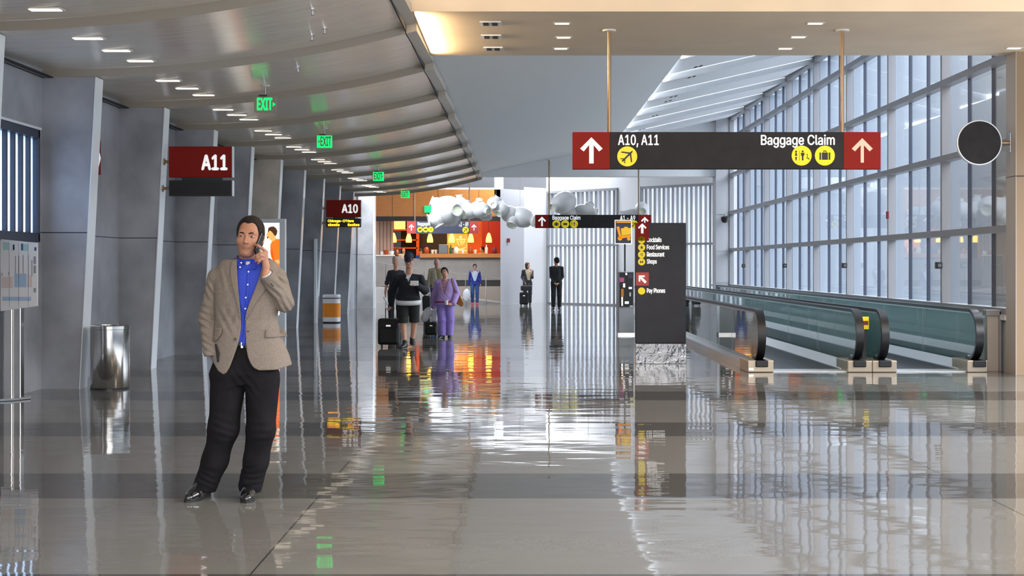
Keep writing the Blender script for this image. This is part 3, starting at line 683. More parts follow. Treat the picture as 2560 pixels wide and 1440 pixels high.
# ------------------------------------------------------------------ moving walkways
YN, YF = 19.62, 46.0
RH, RN, RT = .87, .345, .055         # rail height, nose radius, rail half width
def nose(rad, h, n=28):
    zc = h - rad
    return [(YN - rad * math.sin(math.pi * k / n), zc + rad * math.cos(math.pi * k / n)) for k in range(n + 1)]
def balustrade(t, x, side):
    """side = +1 when the belt lies to the right"""
    path = [(YF, RH)] + nose(RN, RH) + [(YN + .12, RH - 2 * RN)]
    g = struct_child('balustrade', t)
    prof = [(YF, .05), (YF, RH - .02)] + nose(RN - .03, RH - .02) + [(YN, .05)]
    b = MB(); b.prismx(prof, x - .006, x + .006); b.build('glass_panel', 'rail_glass', g)
    pts = [(x, y, z) for y, z in path]; tv = []
    for i, p in enumerate(path):
        a = path[max(i - 1, 0)]; c = path[min(i + 1, len(path) - 1)]; d = Vector((0, c[0] - a[0], c[1] - a[1])).normalized(); tv.append(tuple(Vector((1, 0, 0)).cross(d) * .022))
    b = MB(); b.ribbon(pts, (RT, 0, 0), tv); b.build('handrail', 'black_rubber', g, smooth=True)
    b = MB(); b.ribbon([(p[0], p[1], p[2]) for p in [(x, y, z) for y, z in ([(YF, RH - .035)] + nose(RN - .035, RH - .035) + [(YN + .1, RH - 2 * RN + .035)])]], (.03, 0, 0), [tuple(Vector(v) * .5) for v in tv]); b.build('rail_track', 'deck_steel', g)
    b = MB(); b.box(x - .06, x + .06, YN + .1, YF, 0, .06); b.prism([(x + side * .06, .0), (x + side * .18, .0), (x + side * .18, .025), (x + side * .06, .14)], YN + .1, YF); b.build('skirt', 'deck_steel', g)
    b = MB()
    yy = YN + 2.4
    while yy < YF - 1: b.box(x - .007, x + .007, yy - .004, yy + .004, .06, RH - .03); yy += 2.4
    b.build('glass_joint', 'frame_grey', g)
    b = MB(); b.box(x - .09, x + .09, 19.27, 19.62, .075, .17); b.build('rail_inlet', 'black_rubber', g, bevel=.012)
    return g
def struct_child(name, parent):
    o = bpy.data.objects.new(name, None); COL.objects.link(o); o.parent = parent; o.location = (0, 0, 0); return o
XA, XB, XC, XDR = 3.43, 4.82, 5.18, 6.52
for lab, xa, xb in (('left moving walkway with glass sides and black handrails beside the directory pylon', XA, XB), ('right moving walkway with glass sides and black handrails along the window wall', XC, XDR)):
    t = thing('moving_walkway', lab, 'moving walkway', (xa, YN, 0), 'moving walkways')
    balustrade(t, xa, 1); balustrade(t, xb, -1)
    b = MB(); b.box(xa + .06, xb - .06, 19.75, YF, 0, .012); b.mi = 1
    yy = xa + .2
    while yy < xb - .2: b.box(yy, yy + .012, 19.9, YF, .012, .016); yy += .05
    b.build('belt', ['belt_grey', 'black_rubber'], t)
    b = MB(); b.box(xa + .06, xb - .06, 19.35, 19.75, 0, .014); b.build('comb_plate', 'deck_steel', t, bevel=.004)
    for x0, x1 in (((xa - .20, xa + .17),) if xa == XA else ((xb - .17, xb + .12),)):
        b = MB(); b.box(x0, x1, 19.30, 20.0, 0, .17); b.build('newel_base', 'tan_plate', t, bevel=.012)
    if xa == XA:
        b = MB(); b.box(xb - .17, (XB + XC) / 2 - .002, 19.30, 20.0, 0, .165); b.build('newel_base', 'tan_plate', t, bevel=.012)
        b = MB(); b.box(X(1872, 19.3), X(1884, 19.3), 19.294, 19.30, .03, .06); b.build('data_plate', 'sign_white', t)
        b = MB(); b.box((XB + XC) / 2 - .065, (XB + XC) / 2 - .005, 19.6, 19.66, .165, .62); b.build('post', 'device_black', t)
        b = MB(); b.box((XB + XC) / 2 - .09, (XB + XC) / 2 + .02, 19.57, 19.6, .60, .78); p_ = b.build('warning_plate', 'sign_yellow', t)
        b = MB(); b.box((XB + XC) / 2 - .08, (XB + XC) / 2 + .01, 19.565, 19.57, .66, .72); b.build('pictogram', 'red_plastic', p_)
        b = MB(); b.box(xa - .16, xa + .02, 20.0, 33, 0, .10); b.build('outer_cladding', 'deck_steel', t)
    else:
        b = MB(); b.box((XB + XC) / 2 + .002, xa + .17, 19.30, 20.0, 0, .165); b.build('newel_base', 'tan_plate', t, bevel=.012)
        b = MB(); b.box(XDR + .062, XDR + .13, 19.58, 19.6, .60, .76); p_ = b.build('warning_plate', 'sign_yellow', t)
        b = MB(); b.box(XDR + .07, XDR + .12, 19.575, 19.58, .65, .71); b.build('pictogram', 'red_plastic', p_)
# steel drum end beyond the right rail and low service panel
t = thing('service_panel', 'low pale service panel with grey edge between right walkway and tan pier', 'panel', (PX, 19.35, 0))
b = MB(); b.box(PX - .19, PX - .01, 19.50, 19.60, 0, .80); b.build('panel', 'pier_pale', t, bevel=.004)
b = MB(); b.box(PX - .03, PX, 19.46, 19.62, 0, .86); b.box(PX - .22, PX, 19.46, 19.62, .80, .88); b.build('frame', 'frame_grey', t, bevel=.004)
b = MB(); b.lathe([(.3, 6.66), (.3, 6.69)], (0, 19.95, .44), 32, 'x'); b.build('drum', 'steel_dark', t, smooth=True)

# sensors on the window columns, camera, small red devices
pt = None; n_ = 0
for Zl in (22.25, 28.71, 35.17, 41.63):
    lab = 'small black sensor box on a window column, %s from the camera' % ordinal(n_); n_ += 1
    if pt is None:
        pt = thing('sensor_box', lab, 'sensor', (PX - .055, Zl - .04, 1.52), 'sensors on the window columns')
        b = MB(); b.box(-.05, .055, -.05, .05, -.055, .055); b.build('case', 'device_black', pt, world=False, bevel=.012)
        b = MB(); b.disc(-.0, 0, .03, -.06, -.05, 16); b.build('lens', 'steel_dark', pt, world=False)
    else: dup(pt, (PX - .055, Zl - .04, 1.52), lab)
b = MB(); b.box(PX - .04, PX, 25.38, 25.46, H(547, 25.4), H(528, 25.4)); o = b.build('alarm_box', 'red_plastic', bevel=.008); tag(o, 'small red alarm box on a column of the window wall', 'alarm')
Zc = 44.7; t = thing('security_camera', 'dome security camera on the grey pier at the end of the window wall', 'camera', (X(1810, Zc), Zc, H(548, Zc)))
b = MB(); b.tube([(X(1818, Zc), Zc + .05, H(538, Zc)), (X(1812, Zc), Zc - .15, H(538, Zc)), (X(1810, Zc), Zc - .18, H(545, Zc))], .03, 8); b.build('arm', 'device_grey', t, smooth=True)
b = MB(); b.lathe([(.01, -.13), (.08, -.11), (.12, -.05), (.13, .0), (.13, .06), (.05, .10)], (X(1810, Zc), Zc - .18, H(548, Zc)), 20); b.build('dome', 'device_black', t, smooth=True)
Za = 52.9; b = MB(); b.box(X(1268, Za), X(1275, Za), Za - .06, Za + .02, H(606, Za), H(596, Za)); o = b.build('fire_alarm', 'red_plastic', bevel=.01); tag(o, 'small red fire alarm on the grey wall beside the cafe', 'alarm')

# ------------------------------------------------------------------ bins
Zb = 16.75; xb = X(263, 16.55)
t = thing('litter_bin', 'round polished steel litter bin beside the first blade wall', 'bin', (xb, Zb, 0))
b = MB(); b.lathe([(.225, .0), (.235, .012), (.235, .73)], (xb, Zb, 0), 48, cap=False); b.build('body', 'steel', t, smooth=True)
b = MB(); b.lathe([(.236, .73), (.242, .735), (.242, .775), (.225, .785), (.12, .785), (.11, .74)], (xb, Zb, 0), 48, cap=False); b.build('lid_ring', 'steel', t, smooth=True)
b = MB(); b.lathe([(.21, .0), (.22, .60)], (xb, Zb, 0), 32); b.build('liner', 'device_black', t, smooth=True)
b = MB(); b.lathe([(.238, 0), (.238, .02)], (xb, Zb, 0), 48); b.build('base_ring', 'black_rubber', t)
Zb = 36.3; xb = X(829, Zb)
t = thing('litter_bin', 'white and orange bin standing below the A10 sign', 'bin', (xb, Zb, 0))
def rsq(hx, hy, r_, n=6):
    o = []
    for cx, cy_, a0 in ((hx - r_, hy - r_, 0), (-hx + r_, hy - r_, 90), (-hx + r_, -hy + r_, 180), (hx - r_, -hy + r_, 270)):
        for k in range(n + 1): a = R(a0 + 90 * k / n); o.append((xb + cx + r_ * math.cos(a), Zb + cy_ + r_ * math.sin(a)))
    return o
b = MB(); b.prismz(rsq(.23, .2, .12), .03, .64); b.build('body', 'white_enamel', t)
b = MB(); b.prismz(rsq(.233, .203, .12), .15, .52); b.build('wrap', 'orange_wrap', t)
b = MB(); b.prismz(rsq(.232, .202, .12), .655, .75); b.build('lid', 'white_enamel', t, bevel=.03)
b = MB(); b.prismz(rsq(.22, .19, .11), 0, .66); b.build('reveal', 'black_gap', t)

# ------------------------------------------------------------------ poster stand, light boxes
mat('paper', srgb(228, 228, 230), .3); mat('mark_blue', srgb(165, 190, 215), .4); mat('mark_grey', srgb(150, 152, 160), .4); mat('mark_pink', srgb(215, 200, 198), .4); mat('mark_teal', srgb(165, 205, 205), .4); mat('mark_navy', srgb(70, 90, 140), .4)
Zp = 15.3; t = thing('poster_stand', 'white board with faint marks on a square steel post at the left edge', 'sign', (X(20, Zp), Zp, 0))
px0 = 1
b = MB(); b.prism([(X(px0, Zp), H(778, Zp)), (X(93, Zp), H(765, Zp)), (X(93, Zp), H(607, Zp)), (X(px0, Zp), H(598, Zp))], Zp, Zp + .03); bd = b.build('board', 'paper', t)
def pr(m, *rects):  # blocks painted on the board for a window reflection and illegible print
    for x0, x1, y0, y1 in rects:
        b = MB(); b.box(X(x0, Zp), X(x1, Zp), Zp - .0025, Zp, H(y1, Zp), H(y0, Zp)); b.build('print', m, bd)
pr('mark_teal', (8, 22, 606, 625), (30, 36, 610, 626), (58, 70, 610, 627)); pr('mark_navy', (53, 58, 609, 626), (33, 36, 612, 625), (86, 91, 618, 627))
pr('mark_blue', (36, 66, 684, 718), (6, 78, 742, 752)); pr('mark_grey', (38, 40, 640, 684), (46, 48, 640, 684), (57, 59, 638, 684), (71, 72, 638, 690), (79, 81, 650, 690), (84, 90, 641, 660), (84, 90, 664, 683), (84, 90, 720, 731), (4, 6, 682, 690), (21, 23, 680, 688))
pr('mark_pink', (5, 32, 692, 720), (69, 80, 688, 718)); pr('mark_grey', (23, 23.7, 606, 768), (46.5, 47.3, 607, 768), (70.5, 71.2, 607, 766))
b = MB(); b.box(X(5, Zp), X(27, Zp), Zp + .04, Zp + .14, .0, H(766, Zp) + .4); b.build('post', 'steel', t, bevel=.01)
b = MB(); b.box(X(28, Zp), X(48, Zp), Zp + .05, Zp + .16, .0, H(766, Zp) + .4); b.build('post', 'steel', t, bevel=.01)
b = MB(); b.prismz([(X(0, Zp), Zp - .22), (X(40, Zp), Zp - .10), (X(68, Zp), Zp + .12), (X(50, Zp), Zp + .3), (X(0, Zp), Zp + .3)], 0, .03); b.build('base_plate', 'steel', t, bevel=.006)

mat('ad_cream', srgb(255, 246, 225), .4, emit=(1, .93, .80), estr=1.0); mat('ad_orange', srgb(255, 110, 15), .4, emit=(1, .16, .01), estr=1.0); mat('ad_skin', srgb(250, 185, 110), .4, emit=(1, .45, .13), estr=.8); mat('ad_hair', srgb(80, 48, 30), .4, emit=(.1, .04, .015), estr=.5)
mat('ad_orange_dark', srgb(225, 85, 10), .4, emit=(.85, .10, .0), estr=.8)
Zl = 29.4; xr = X(713, Zl); xl = WX + .02; top = H(547, Zl)
t = thing('light_box', 'backlit advertising box showing a man in an orange sweater against a blade wall', 'advertisement', (xl, Zl, 0))
b = MB(); b.box(xl, xr, Zl, Zl + .16, 0, top); b.mi = 0
b.box(X(699, Zl), xr, Zl - .02, Zl, 0, top); b.box(xl, X(699, Zl), Zl - .02, Zl, top - .09, top); b.box(xl, X(699, Zl), Zl - .02, Zl, 0, .45); fr = b.build('cabinet', 'white_metal', t, bevel=.005)
b = MB(); b.box(xl + .04, X(699, Zl), Zl - .008, Zl - .001, .45, top - .09); pn = b.build('lit_panel', 'ad_cream', t)
def ad(name, m, pts, dy):
    b = MB(); b.prism([(X(p[0], Zl), H(p[1], Zl)) for p in pts], Zl - .009 - dy, Zl - .008); b.build(name, m, pn)
ad('printed_torso', 'ad_orange', [(681, 601), (676, 612), (676, 630), (678, 642), (683, 652), (684, 690), (684, 760), (699, 760), (699, 598), (690, 597)], .001)
ad('printed_torso_shade', 'ad_orange_dark', [(676, 630), (678, 642), (683, 652), (685, 690), (688, 690), (687, 655), (684, 640), (681, 622)], .002)
ad('printed_skin', 'ad_skin', [(668, 581), (666, 587), (668, 595), (672, 596), (677, 601), (682, 604), (691, 598), (688, 590), (684, 583), (679, 579), (672, 578)], .002)
ad('printed_arm', 'ad_skin', [(688, 650), (699, 649), (699, 660), (690, 657)], .002)
ad('printed_hair', 'ad_hair', [(670, 579), (671, 570), (676, 567), (684, 566), (690, 570), (694, 578), (692, 586), (689, 591), (685, 587), (681, 581), (677, 578), (674, 577), (672, 581)], .003)
ad('printed_beard', 'ad_hair', [(667, 593), (668, 596), (671, 596), (671, 591)], .003)
b = MB(); b.box(X(785, 35.9), X(791, 35.9), 35.9, 36.1, 0, H(597, 35.9)); b.mi = 1; b.box(X(782, 35.9), X(785, 35.9), 35.92, 36.1, 0, H(597, 35.9)); o = b.build('sign_pylon', ['white_metal', 'frame_grey']); tag(o, 'thin white upright panel standing beside the orange bin', 'panel')

# ------------------------------------------------------------------ luggage cart machine
Zk = 29.7
t = thing('cart_machine', 'grey luggage cart machine with a black payment panel behind the directory pylon', 'machine', (X(1566, Zk), Zk, 0))
b = MB(); b.box(X(1546, Zk), X(1586, Zk), Zk, Zk + .35, 0, H(679, Zk)); b.build('cabinet', 'device_grey', t, bevel=.015); M['device_grey'].node_tree.nodes['Principled BSDF'].inputs['Base Color'].default_value = (.42, .44, .46, 1)
b = MB(); b.box(X(1549, Zk), X(1583, Zk), Zk - .012, Zk, H(767, Zk), H(681, Zk)); pn = b.build('control_panel', 'device_black', t, bevel=.004)
mat('pink_label', srgb(235, 110, 170), .4); mat('brass', srgb(200, 130, 60), .35, .6)
def kb(name, m, x0, x1, y0, y1, d=.02):
    b = MB(); b.box(X(x0, Zk), X(x1, Zk), Zk - .012 - d, Zk - .011, H(y1, Zk), H(y0, Zk)); b.build(name, m, pn, bevel=.004)
kb('pink_label', 'pink_label', 1549, 1560, 694, 705, .003); kb('screen', 'sign_navy', 1571, 1580, 684, 696, .004); kb('coin_slot', 'steel', 1563, 1568, 682, 688); kb('card_reader', 'steel', 1557, 1563, 708, 719); kb('coin_guide', 'brass', 1552, 1559, 722, 742, .03)
kb('coin_chute', 'steel', 1552.5, 1557.5, 742, 765, .03); kb('keypad', 'steel', 1571, 1580, 717, 723); kb('receipt_slot', 'white_enamel', 1573, 1577, 731, 741); kb('return_tray', 'steel', 1561, 1572, 753, 760, .05); kb('plate', 'white_enamel', 1574, 1582, 764, 767, .004)
b = MB(); b.box(X(1573, Zk), X(1576, Zk), Zk - .01, Zk, H(809, Zk), H(802, Zk)); b.build('lock', 'steel_dark', t)
b = MB(); b.box(X(1545, Zk), X(1587, Zk), Zk - .01, Zk + .36, 0, .05); b.build('kick_plate', 'steel', t)
t = thing('cart_sign', 'navy sign with an orange luggage cart picture on a post above the cart machine', 'sign', (X(1562, Zk), Zk + .2, H(679, Zk)))
b = MB(); b.tube([(X(1564, Zk), Zk + .2, H(679, Zk)), (X(1564, Zk), Zk + .2, H(600, Zk))], .018, 10); b.build('post', 'device_black', t)
b = MB(); b.box(X(1538, Zk), X(1581, Zk), Zk + .15, Zk + .2, H(610, Zk), H(549, Zk)); b.mi = 1; b.box(X(1540, Zk), X(1579, Zk), Zk + .146, Zk + .15, H(608, Zk), H(551, Zk)); sg = b.build('board', ['steel', 'sign_navy'], t)
mat('cart_orange', srgb(255, 165, 20), .4, emit=(1, .35, .0), estr=.35); mat('cart_yellow', srgb(255, 205, 30), .4, emit=(1, .55, .02), estr=.3)
def cp(m, *polys, n='pictogram'):
    b = MB()
    for p_ in polys: b.prism([(X(q[0], Zk + .14), H(q[1], Zk + .14)) for q in p_], Zk + .141, Zk + .146)
    b.build(n, m, sg)
circ = lambda x, y, r_: [(x + r_ * math.cos(k), y + r_ * math.sin(k)) for k in np.linspace(0, 2 * math.pi, 14)[:-1]]
cp('cart_orange', [(1541, 567), (1548, 566), (1553, 590), (1577, 587), (1577, 592), (1549, 597)], circ(1550, 596, 5.5), circ(1572, 597, 4.5), [(1541, 553), (1578, 553), (1578, 557), (1541, 557)])
cp('cart_yellow', [(1552, 571), (1560, 570), (1561, 567), (1569, 567), (1570, 570), (1577, 570), (1577, 586), (1554, 589)], n='picture_luggage')

# ------------------------------------------------------------------ hanging sculpture of white vessels
mat('vessel_white', (.64, .65, .66), .35); mat('vessel_mouth', srgb(225, 232, 205), .5)
ZS = 48.0
def vessel(t, p, q, r_, neck=.45, mouth=True, lip=.62):
    """a jar between picture points p (bottom) and q (mouth), each (px, py, dy); r_ = radius in px"""
    a = Vector((X(p[0], ZS), ZS + p[2], H(p[1], ZS))); b_ = Vector((X(q[0], ZS), ZS + q[2], H(q[1], ZS))); L = (b_ - a).length; rr = r_ * ZS / FPX
    prof = [(.02, 0), (.55, .02), (.85, .14), (1, .34), (.98, .55), (.80, .74), (lip * .85, .84), (lip * .80, .90), (lip, .97), (lip, 1.0), (lip * .8, 1.0), (lip * .72, .93)]
    b = MB(); b.lathe([(k * rr, h * L) for k, h in prof], (0, 0, 0), 28, cap=False)
    rot = Vector((0, 0, 1)).rotation_difference((b_ - a).normalized()).to_matrix().to_4x4()
    bmesh.ops.transform(b.bm, matrix=Matrix.Translation(a) @ rot, verts=b.bm.verts[:])
    o = b.build('vessel', 'vessel_white', t, smooth=True)
    b = MB(); b.lathe([(lip * .74 * rr, .93 * L), (lip * .74 * rr, .94 * L)], (0, 0, 0), 20)
    bmesh.ops.transform(b.bm, matrix=Matrix.Translation(a) @ rot, verts=b.bm.verts[:]); b.build('mouth', 'vessel_mouth', o)
def wires(t, pts, ztop):
    for px, py in pts:
        b = MB(); b.tube([(X(px, ZS), ZS, H(py, ZS)), (X(px, ZS), ZS, 6.6)], .006, 6); b.build('suspension_wire', 'steel', t)
t = thing('hanging_sculpture', 'long cluster of joined white jars hanging in front of the cafe', 'sculpture', (X(1180, ZS), ZS, H(560, ZS)))
vessel(t, (1098, 528, .5), (1145, 526, -.6), 38, lip=.42)
vessel(t, (1112, 540, -.1), (1072, 552, -.2), 22, lip=.75); vessel(t, (1100, 512, .2), (1076, 502, .2), 16, lip=.9); vessel(t, (1115, 545, .1), (1150, 552, .2), 18, lip=.6)
vessel(t, (1085, 540, -.2), (1100, 566, -.2), 18, lip=.8); vessel(t, (1150, 528, .3), (1147, 486, .3), 17, lip=.55); vessel(t, (1160, 532, .1), (1168, 500, .1), 18, lip=.5)
vessel(t, (1186, 522, .2), (1156, 536, -.2), 20, lip=.7); vessel(t, (1180, 520, .2), (1222, 530, -.35), 21, lip=.45); vessel(t, (1196, 520, .1), (1198, 499, -.1), 12, lip=.7); vessel(t, (1208, 530, .1), (1212, 549, 0), 10, lip=.8)
vessel(t, (1226, 522, .1), (1246, 492, .1), 18, lip=.6); vessel(t, (1252, 525, .2), (1234, 514, -.4), 15, lip=.6); vessel(t, (1244, 524, .0), (1262, 506, .0), 15, lip=.6); vessel(t, (1262, 515, 0), (1246, 536, -.3), 17, lip=.6)
vessel(t, (1254, 534, .1), (1300, 536, .1), 21, lip=.6); vessel(t, (1280, 535, .3), (1338, 553, -.1), 26, lip=.62); vessel(t, (1285, 545, .1), (1278, 564, -.1), 18, lip=.7)
vessel(t, (1230, 538, .2), (1200, 540, .2), 13, lip=.7)
wires(t, ((1112, 505), (1175, 510), (1240, 500), (1300, 525)), 4.70)
t = thing('hanging_sculpture', 'round white jar cluster hanging above the Baggage Claim and A1 - A9 sign', 'sculpture', (X(1430, ZS), ZS, H(535, ZS)))
vessel(t, (1432, 495, .2), (1379, 521, -.4), 27, lip=.42); vessel(t, (1400, 528, .1), (1450, 532, .2), 16, lip=.7); vessel(t, (1440, 522, .2), (1492, 530, -.1), 15, lip=.65); vessel(t, (1468, 520, .1), (1480, 508, .2), 12, lip=.7)
wires(t, ((1412, 495), (1470, 518)), 4.70)
t = thing('hanging_sculpture', 'small white jar cluster hanging above the right end of the A1 - A9 sign', 'sculpture', (X(1595, ZS), ZS, H(535, ZS)))
vessel(t, (1604, 516, .3), (1604, 530, -.4), 17, lip=.55); vessel(t, (1600, 532, .1), (1552, 534, .1), 11, lip=.8)
wires(t, ((1600, 520),), 4.70)

# ------------------------------------------------------------------ cafe furniture
t = thing('cafe_counter', 'long grey cafe counter with wooden top on the raised floor', 'counter', (X(1095, PY), PY, .66))
xl, xr = X(938, PY), X(1251, PY)
b = MB(); b.box(xl, xr, PY + .02, PY + .65, .92, H(646, PY)); b.build('front', 'counter_front', t)
b = MB(); b.box(xl, xr, PY + .06, PY + .6, .66, .92); b.build('plinth', 'dark_band', t)
b = MB(); b.box(X(1050, PY), xr, PY - .06, PY + .70, H(644, PY), H(634, PY)); b.mi = 1; b.box(X(1050, PY), xr, PY - .04, PY + .65, H(648, PY), H(644, PY)); b.build('top', ['wood_top', 'dark_band'], t)
t = thing('back_shelf', 'orange-edged shelf unit at the back of the cafe', 'shelf', (X(1010, 61.5), 61.5, .66))
b = MB()
ys = 61.5
for xx in (980, 1044): b.box(X(xx, ys) - .06, X(xx, ys) + .06, ys, ys + .4, .66, 3.9)
b.build('upright', 'cafe_orange', t)
for py in (620, 600, 575):
    b = MB(); b.box(X(980, ys), X(1044, ys), ys, ys + .4, H(py, ys) - .03, H(py, ys) + .03); b.build('shelf_board', 'cafe_orange', t)
b = MB(); b.box(X(985, 60), X(1013, 60), 60, 60.1, H(573, 60), H(549, 60)); o = b.build('menu_board', 'neon'); tag(o, 'glowing orange menu board at the upper left of the cafe', 'sign')
b = MB()
for x0, x1, y0, y1 in ((987, 998, 553, 555), (987, 998, 560, 562), (1002, 1004, 552, 563), (1009, 1011, 552, 563), (1002, 1011, 562, 564), (986, 1012, 567, 571)): b.box(X(x0, 60), X(x1, 60), 59.985, 60, H(y1, 60), H(y0, 60))
b.build('lettering', 'banner_ink', o)
for px in (988, 1010):
    b = MB(); b.tube([(X(px, 60), 60.05, H(550, 60)), (X(px, 60), 60.05, 4.699)], .01, 6); b.build('rod', 'device_black', o)
ZB = 58.5
t = thing('cafe_banner', 'orange banner with a pale cup emblem behind the counter', 'banner', (X(1143, ZB), ZB, H(640, ZB)))
b = MB(); b.box(X(1118, ZB), X(1169, ZB), ZB, ZB + .02, H(640, ZB), H(584, ZB)); b.build('cloth', 'cafe_banner', t)
for px in (1120, 1167):
    b = MB(); b.tube([(X(px, ZB), ZB + .01, H(585, ZB)), (X(px, ZB), ZB + .01, 4.699)], .01, 6); b.build('rod', 'device_black', t)
b = MB(); q = lambda pts: b.prism([(X(p[0], ZB), H(p[1], ZB)) for p in pts], ZB - .006, ZB)
q([(1140, 597), (1164, 597), (1164, 600), (1140, 600)]); q([(1142, 601), (1144, 601), (1146, 608), (1150, 613), (1147, 613), (1143, 607)]); q([(1160, 601), (1162, 601), (1161, 607), (1155, 613), (1152, 613), (1158, 608)])
q([(1147, 602), (1157, 602), (1157, 604), (1147, 604)]); q([(1150, 607), (1156, 604), (1157, 606), (1151, 610)]); b.disc(X(1151.5, ZB), H(592, ZB), 3.6 * ZB / FPX, ZB - .006, ZB, 18); q([(1147, 596), (1156, 596), (1151.5, 592)])
q([(1132, 612), (1138, 618), (1151, 622), (1164, 618), (1168, 612), (1168, 614), (1164, 620), (1151, 625), (1138, 620)]); q([(1122, 625), (1168, 625), (1168, 627), (1122, 627)])
b.build('emblem', 'banner_ink', t)
pt = None
for n_, px in enumerate((984, 1022, 1075, 1129, 1177, 1222)):
    zz = H(606, 58.2); lab = '%s yellow cone pendant lamp from the left over the cafe counter' % ORD[n_]
    if pt is None:
        pt = thing('pendant_lamp', lab, 'lamp', (X(px, 58.2), 58.2, zz), 'yellow pendant lamps of the cafe')
        b = MB(); b.lathe([(.12, 0), (.13, .05), (.115, .18), (.075, .32), (.035, .40), (.02, .41)], (0, 0, 0), 20); b.build('lamp_shade', 'pendant', pt, smooth=True, world=False)
        b = MB(); b.tube([(0, 0, .40), (0, 0, 4.70 - zz)], .008, 6); b.build('cord', 'device_black', pt, world=False)
    else: dup(pt, (X(px, 58.2), 58.2, zz), lab)
mat('amber', srgb(170, 70, 20), .2); mat('green_bottle', srgb(40, 90, 50), .2); mat('cream', srgb(235, 225, 200), .4); mat('blue_cup', srgb(30, 90, 180), .4)
ztop = H(634, PY); n_ = 0
items = [(1066, 'jar', 'amber', 'brown jar at the left end of the wooden counter top'), (1081, 'cup', 'cream', 'cream cup beside the brown jar on the cafe counter'), (1090, 'cup', 'cream', 'cream cup left of the espresso box on the cafe counter'), (1109, 'box', 'steel_dark', 'dark espresso box on the cafe counter'),
         (1127, 'bottle', 'green_bottle', 'green bottle on the cafe counter beside the espresso box'), (1140, 'jar', 'cream', 'pale jar in front of the cup banner'), (1157, 'cup', 'white_enamel', 'white cup under the cup emblem on the counter'), (1176, 'jar', 'amber', 'brown jar right of the cup banner on the counter'), (1188, 'cup', 'cream', 'cream cup beside the server in yellow'), (1216, 'bottle', 'cream', 'pale bottle right of the server in yellow'), (1236, 'jar', 'red_plastic', 'red jar at the right end of the counter')]
for px, kd, m, lab in items:
    cx = X(px, PY + .2); b = MB()
    if kd == 'jar': b.lathe([(.09, 0), (.11, .04), (.11, .20), (.07, .25), (.07, .28), (.02, .285)], (cx, PY + .2, ztop), 14)
    elif kd == 'cup': b.lathe([(.05, 0), (.075, .16), (.07, .165)], (cx, PY + .2, ztop), 14)
    elif kd == 'bottle': b.lathe([(.06, 0), (.065, .02), (.065, .22), (.025, .30), (.025, .38)], (cx, PY + .2, ztop), 14)
    else: b.box(cx - .2, cx + .2, PY + .05, PY + .45, ztop, ztop + .38)
    o = b.build({'jar': 'jar', 'cup': 'cup', 'bottle': 'bottle', 'box': 'espresso_machine'}[kd], m, smooth=(kd != 'box'), bevel=.02 if kd == 'box' else 0)
    tag(o, lab, {'jar': 'jar', 'cup': 'cup', 'bottle': 'bottle', 'box': 'machine'}[kd], 'things on the cafe counter')
# lower left counter with pale things on it
t = thing('side_counter', 'grey side counter with pale top left of the cafe shelves', 'counter', (X(958, 56.8), 56.8, .66))
b = MB(); b.box(X(938, 56.8), X(985, 56.8), 56.75, PY + .02, .66, H(640, 56.8)); b.build('front', 'counter_front', t)
b = MB(); b.box(X(938, 56.8), X(986, 56.8), 56.72, PY + .02, H(640, 56.8), H(637, 56.8)); b.build('top', 'cream', t)
zz = H(637, 56.8)
for px, m, w_, h_, nm_, lab in ((955, 'white_enamel', .07, .14, 'cup', 'white cup on the side counter left of the shelves'), (965, 'amber', .10, .2, 'bowl', 'brown bowl on the side counter left of the shelves'), (979, 'white_enamel', .10, .16, 'cup', 'wide white cup on the side counter near the capped man')):
    b = MB(); b.lathe([(w_ * .6, 0), (w_, h_ * .4), (w_, h_)], (X(px, 56.9), 56.9, zz), 14); o = b.build(nm_, m, smooth=True); tag(o, lab, nm_, 'things on the side counter')

# ------------------------------------------------------------------ ramp with handrail in front of the raised floor
YR = 55.0
mat('ramp', (.45, .43, .41), .35)
b = MB(); x0, x1 = -5.9, X(1262, YR)
b.prism([(x0, 0), (x1, 0), (x0, .66)], YR, PY); b.build('floor_ramp', 'ramp', kind='structure')
t = thing('handrail', 'slim steel handrail of the ramp in front of the cafe', 'handrail', (x1, YR, 0))
rh = lambda px, py: (X(px, YR), YR - .05, H(py, YR))
b = MB(); b.tube([rh(925, 651), rh(990, 664), rh(1057, 674), rh(1128, 681), rh(1253, 698), rh(1301, 701), rh(1330, 701)], .022, 8); b.build('rail', 'steel', t, smooth=True)
for px, yt in ((964, 659), (1060, 675), (1112, 680), (1164, 685), (1215, 692), (1266, 699), (1328, 701)):
    xx = X(px, YR); hz = max(0, .66 * (x1 - xx) / (x1 - x0))
    b = MB(); b.tube([(xx, YR - .05, hz if xx > x1 else 0), (xx, YR - .05, H(yt, YR))], .018, 8); b.build('post', 'steel', t)
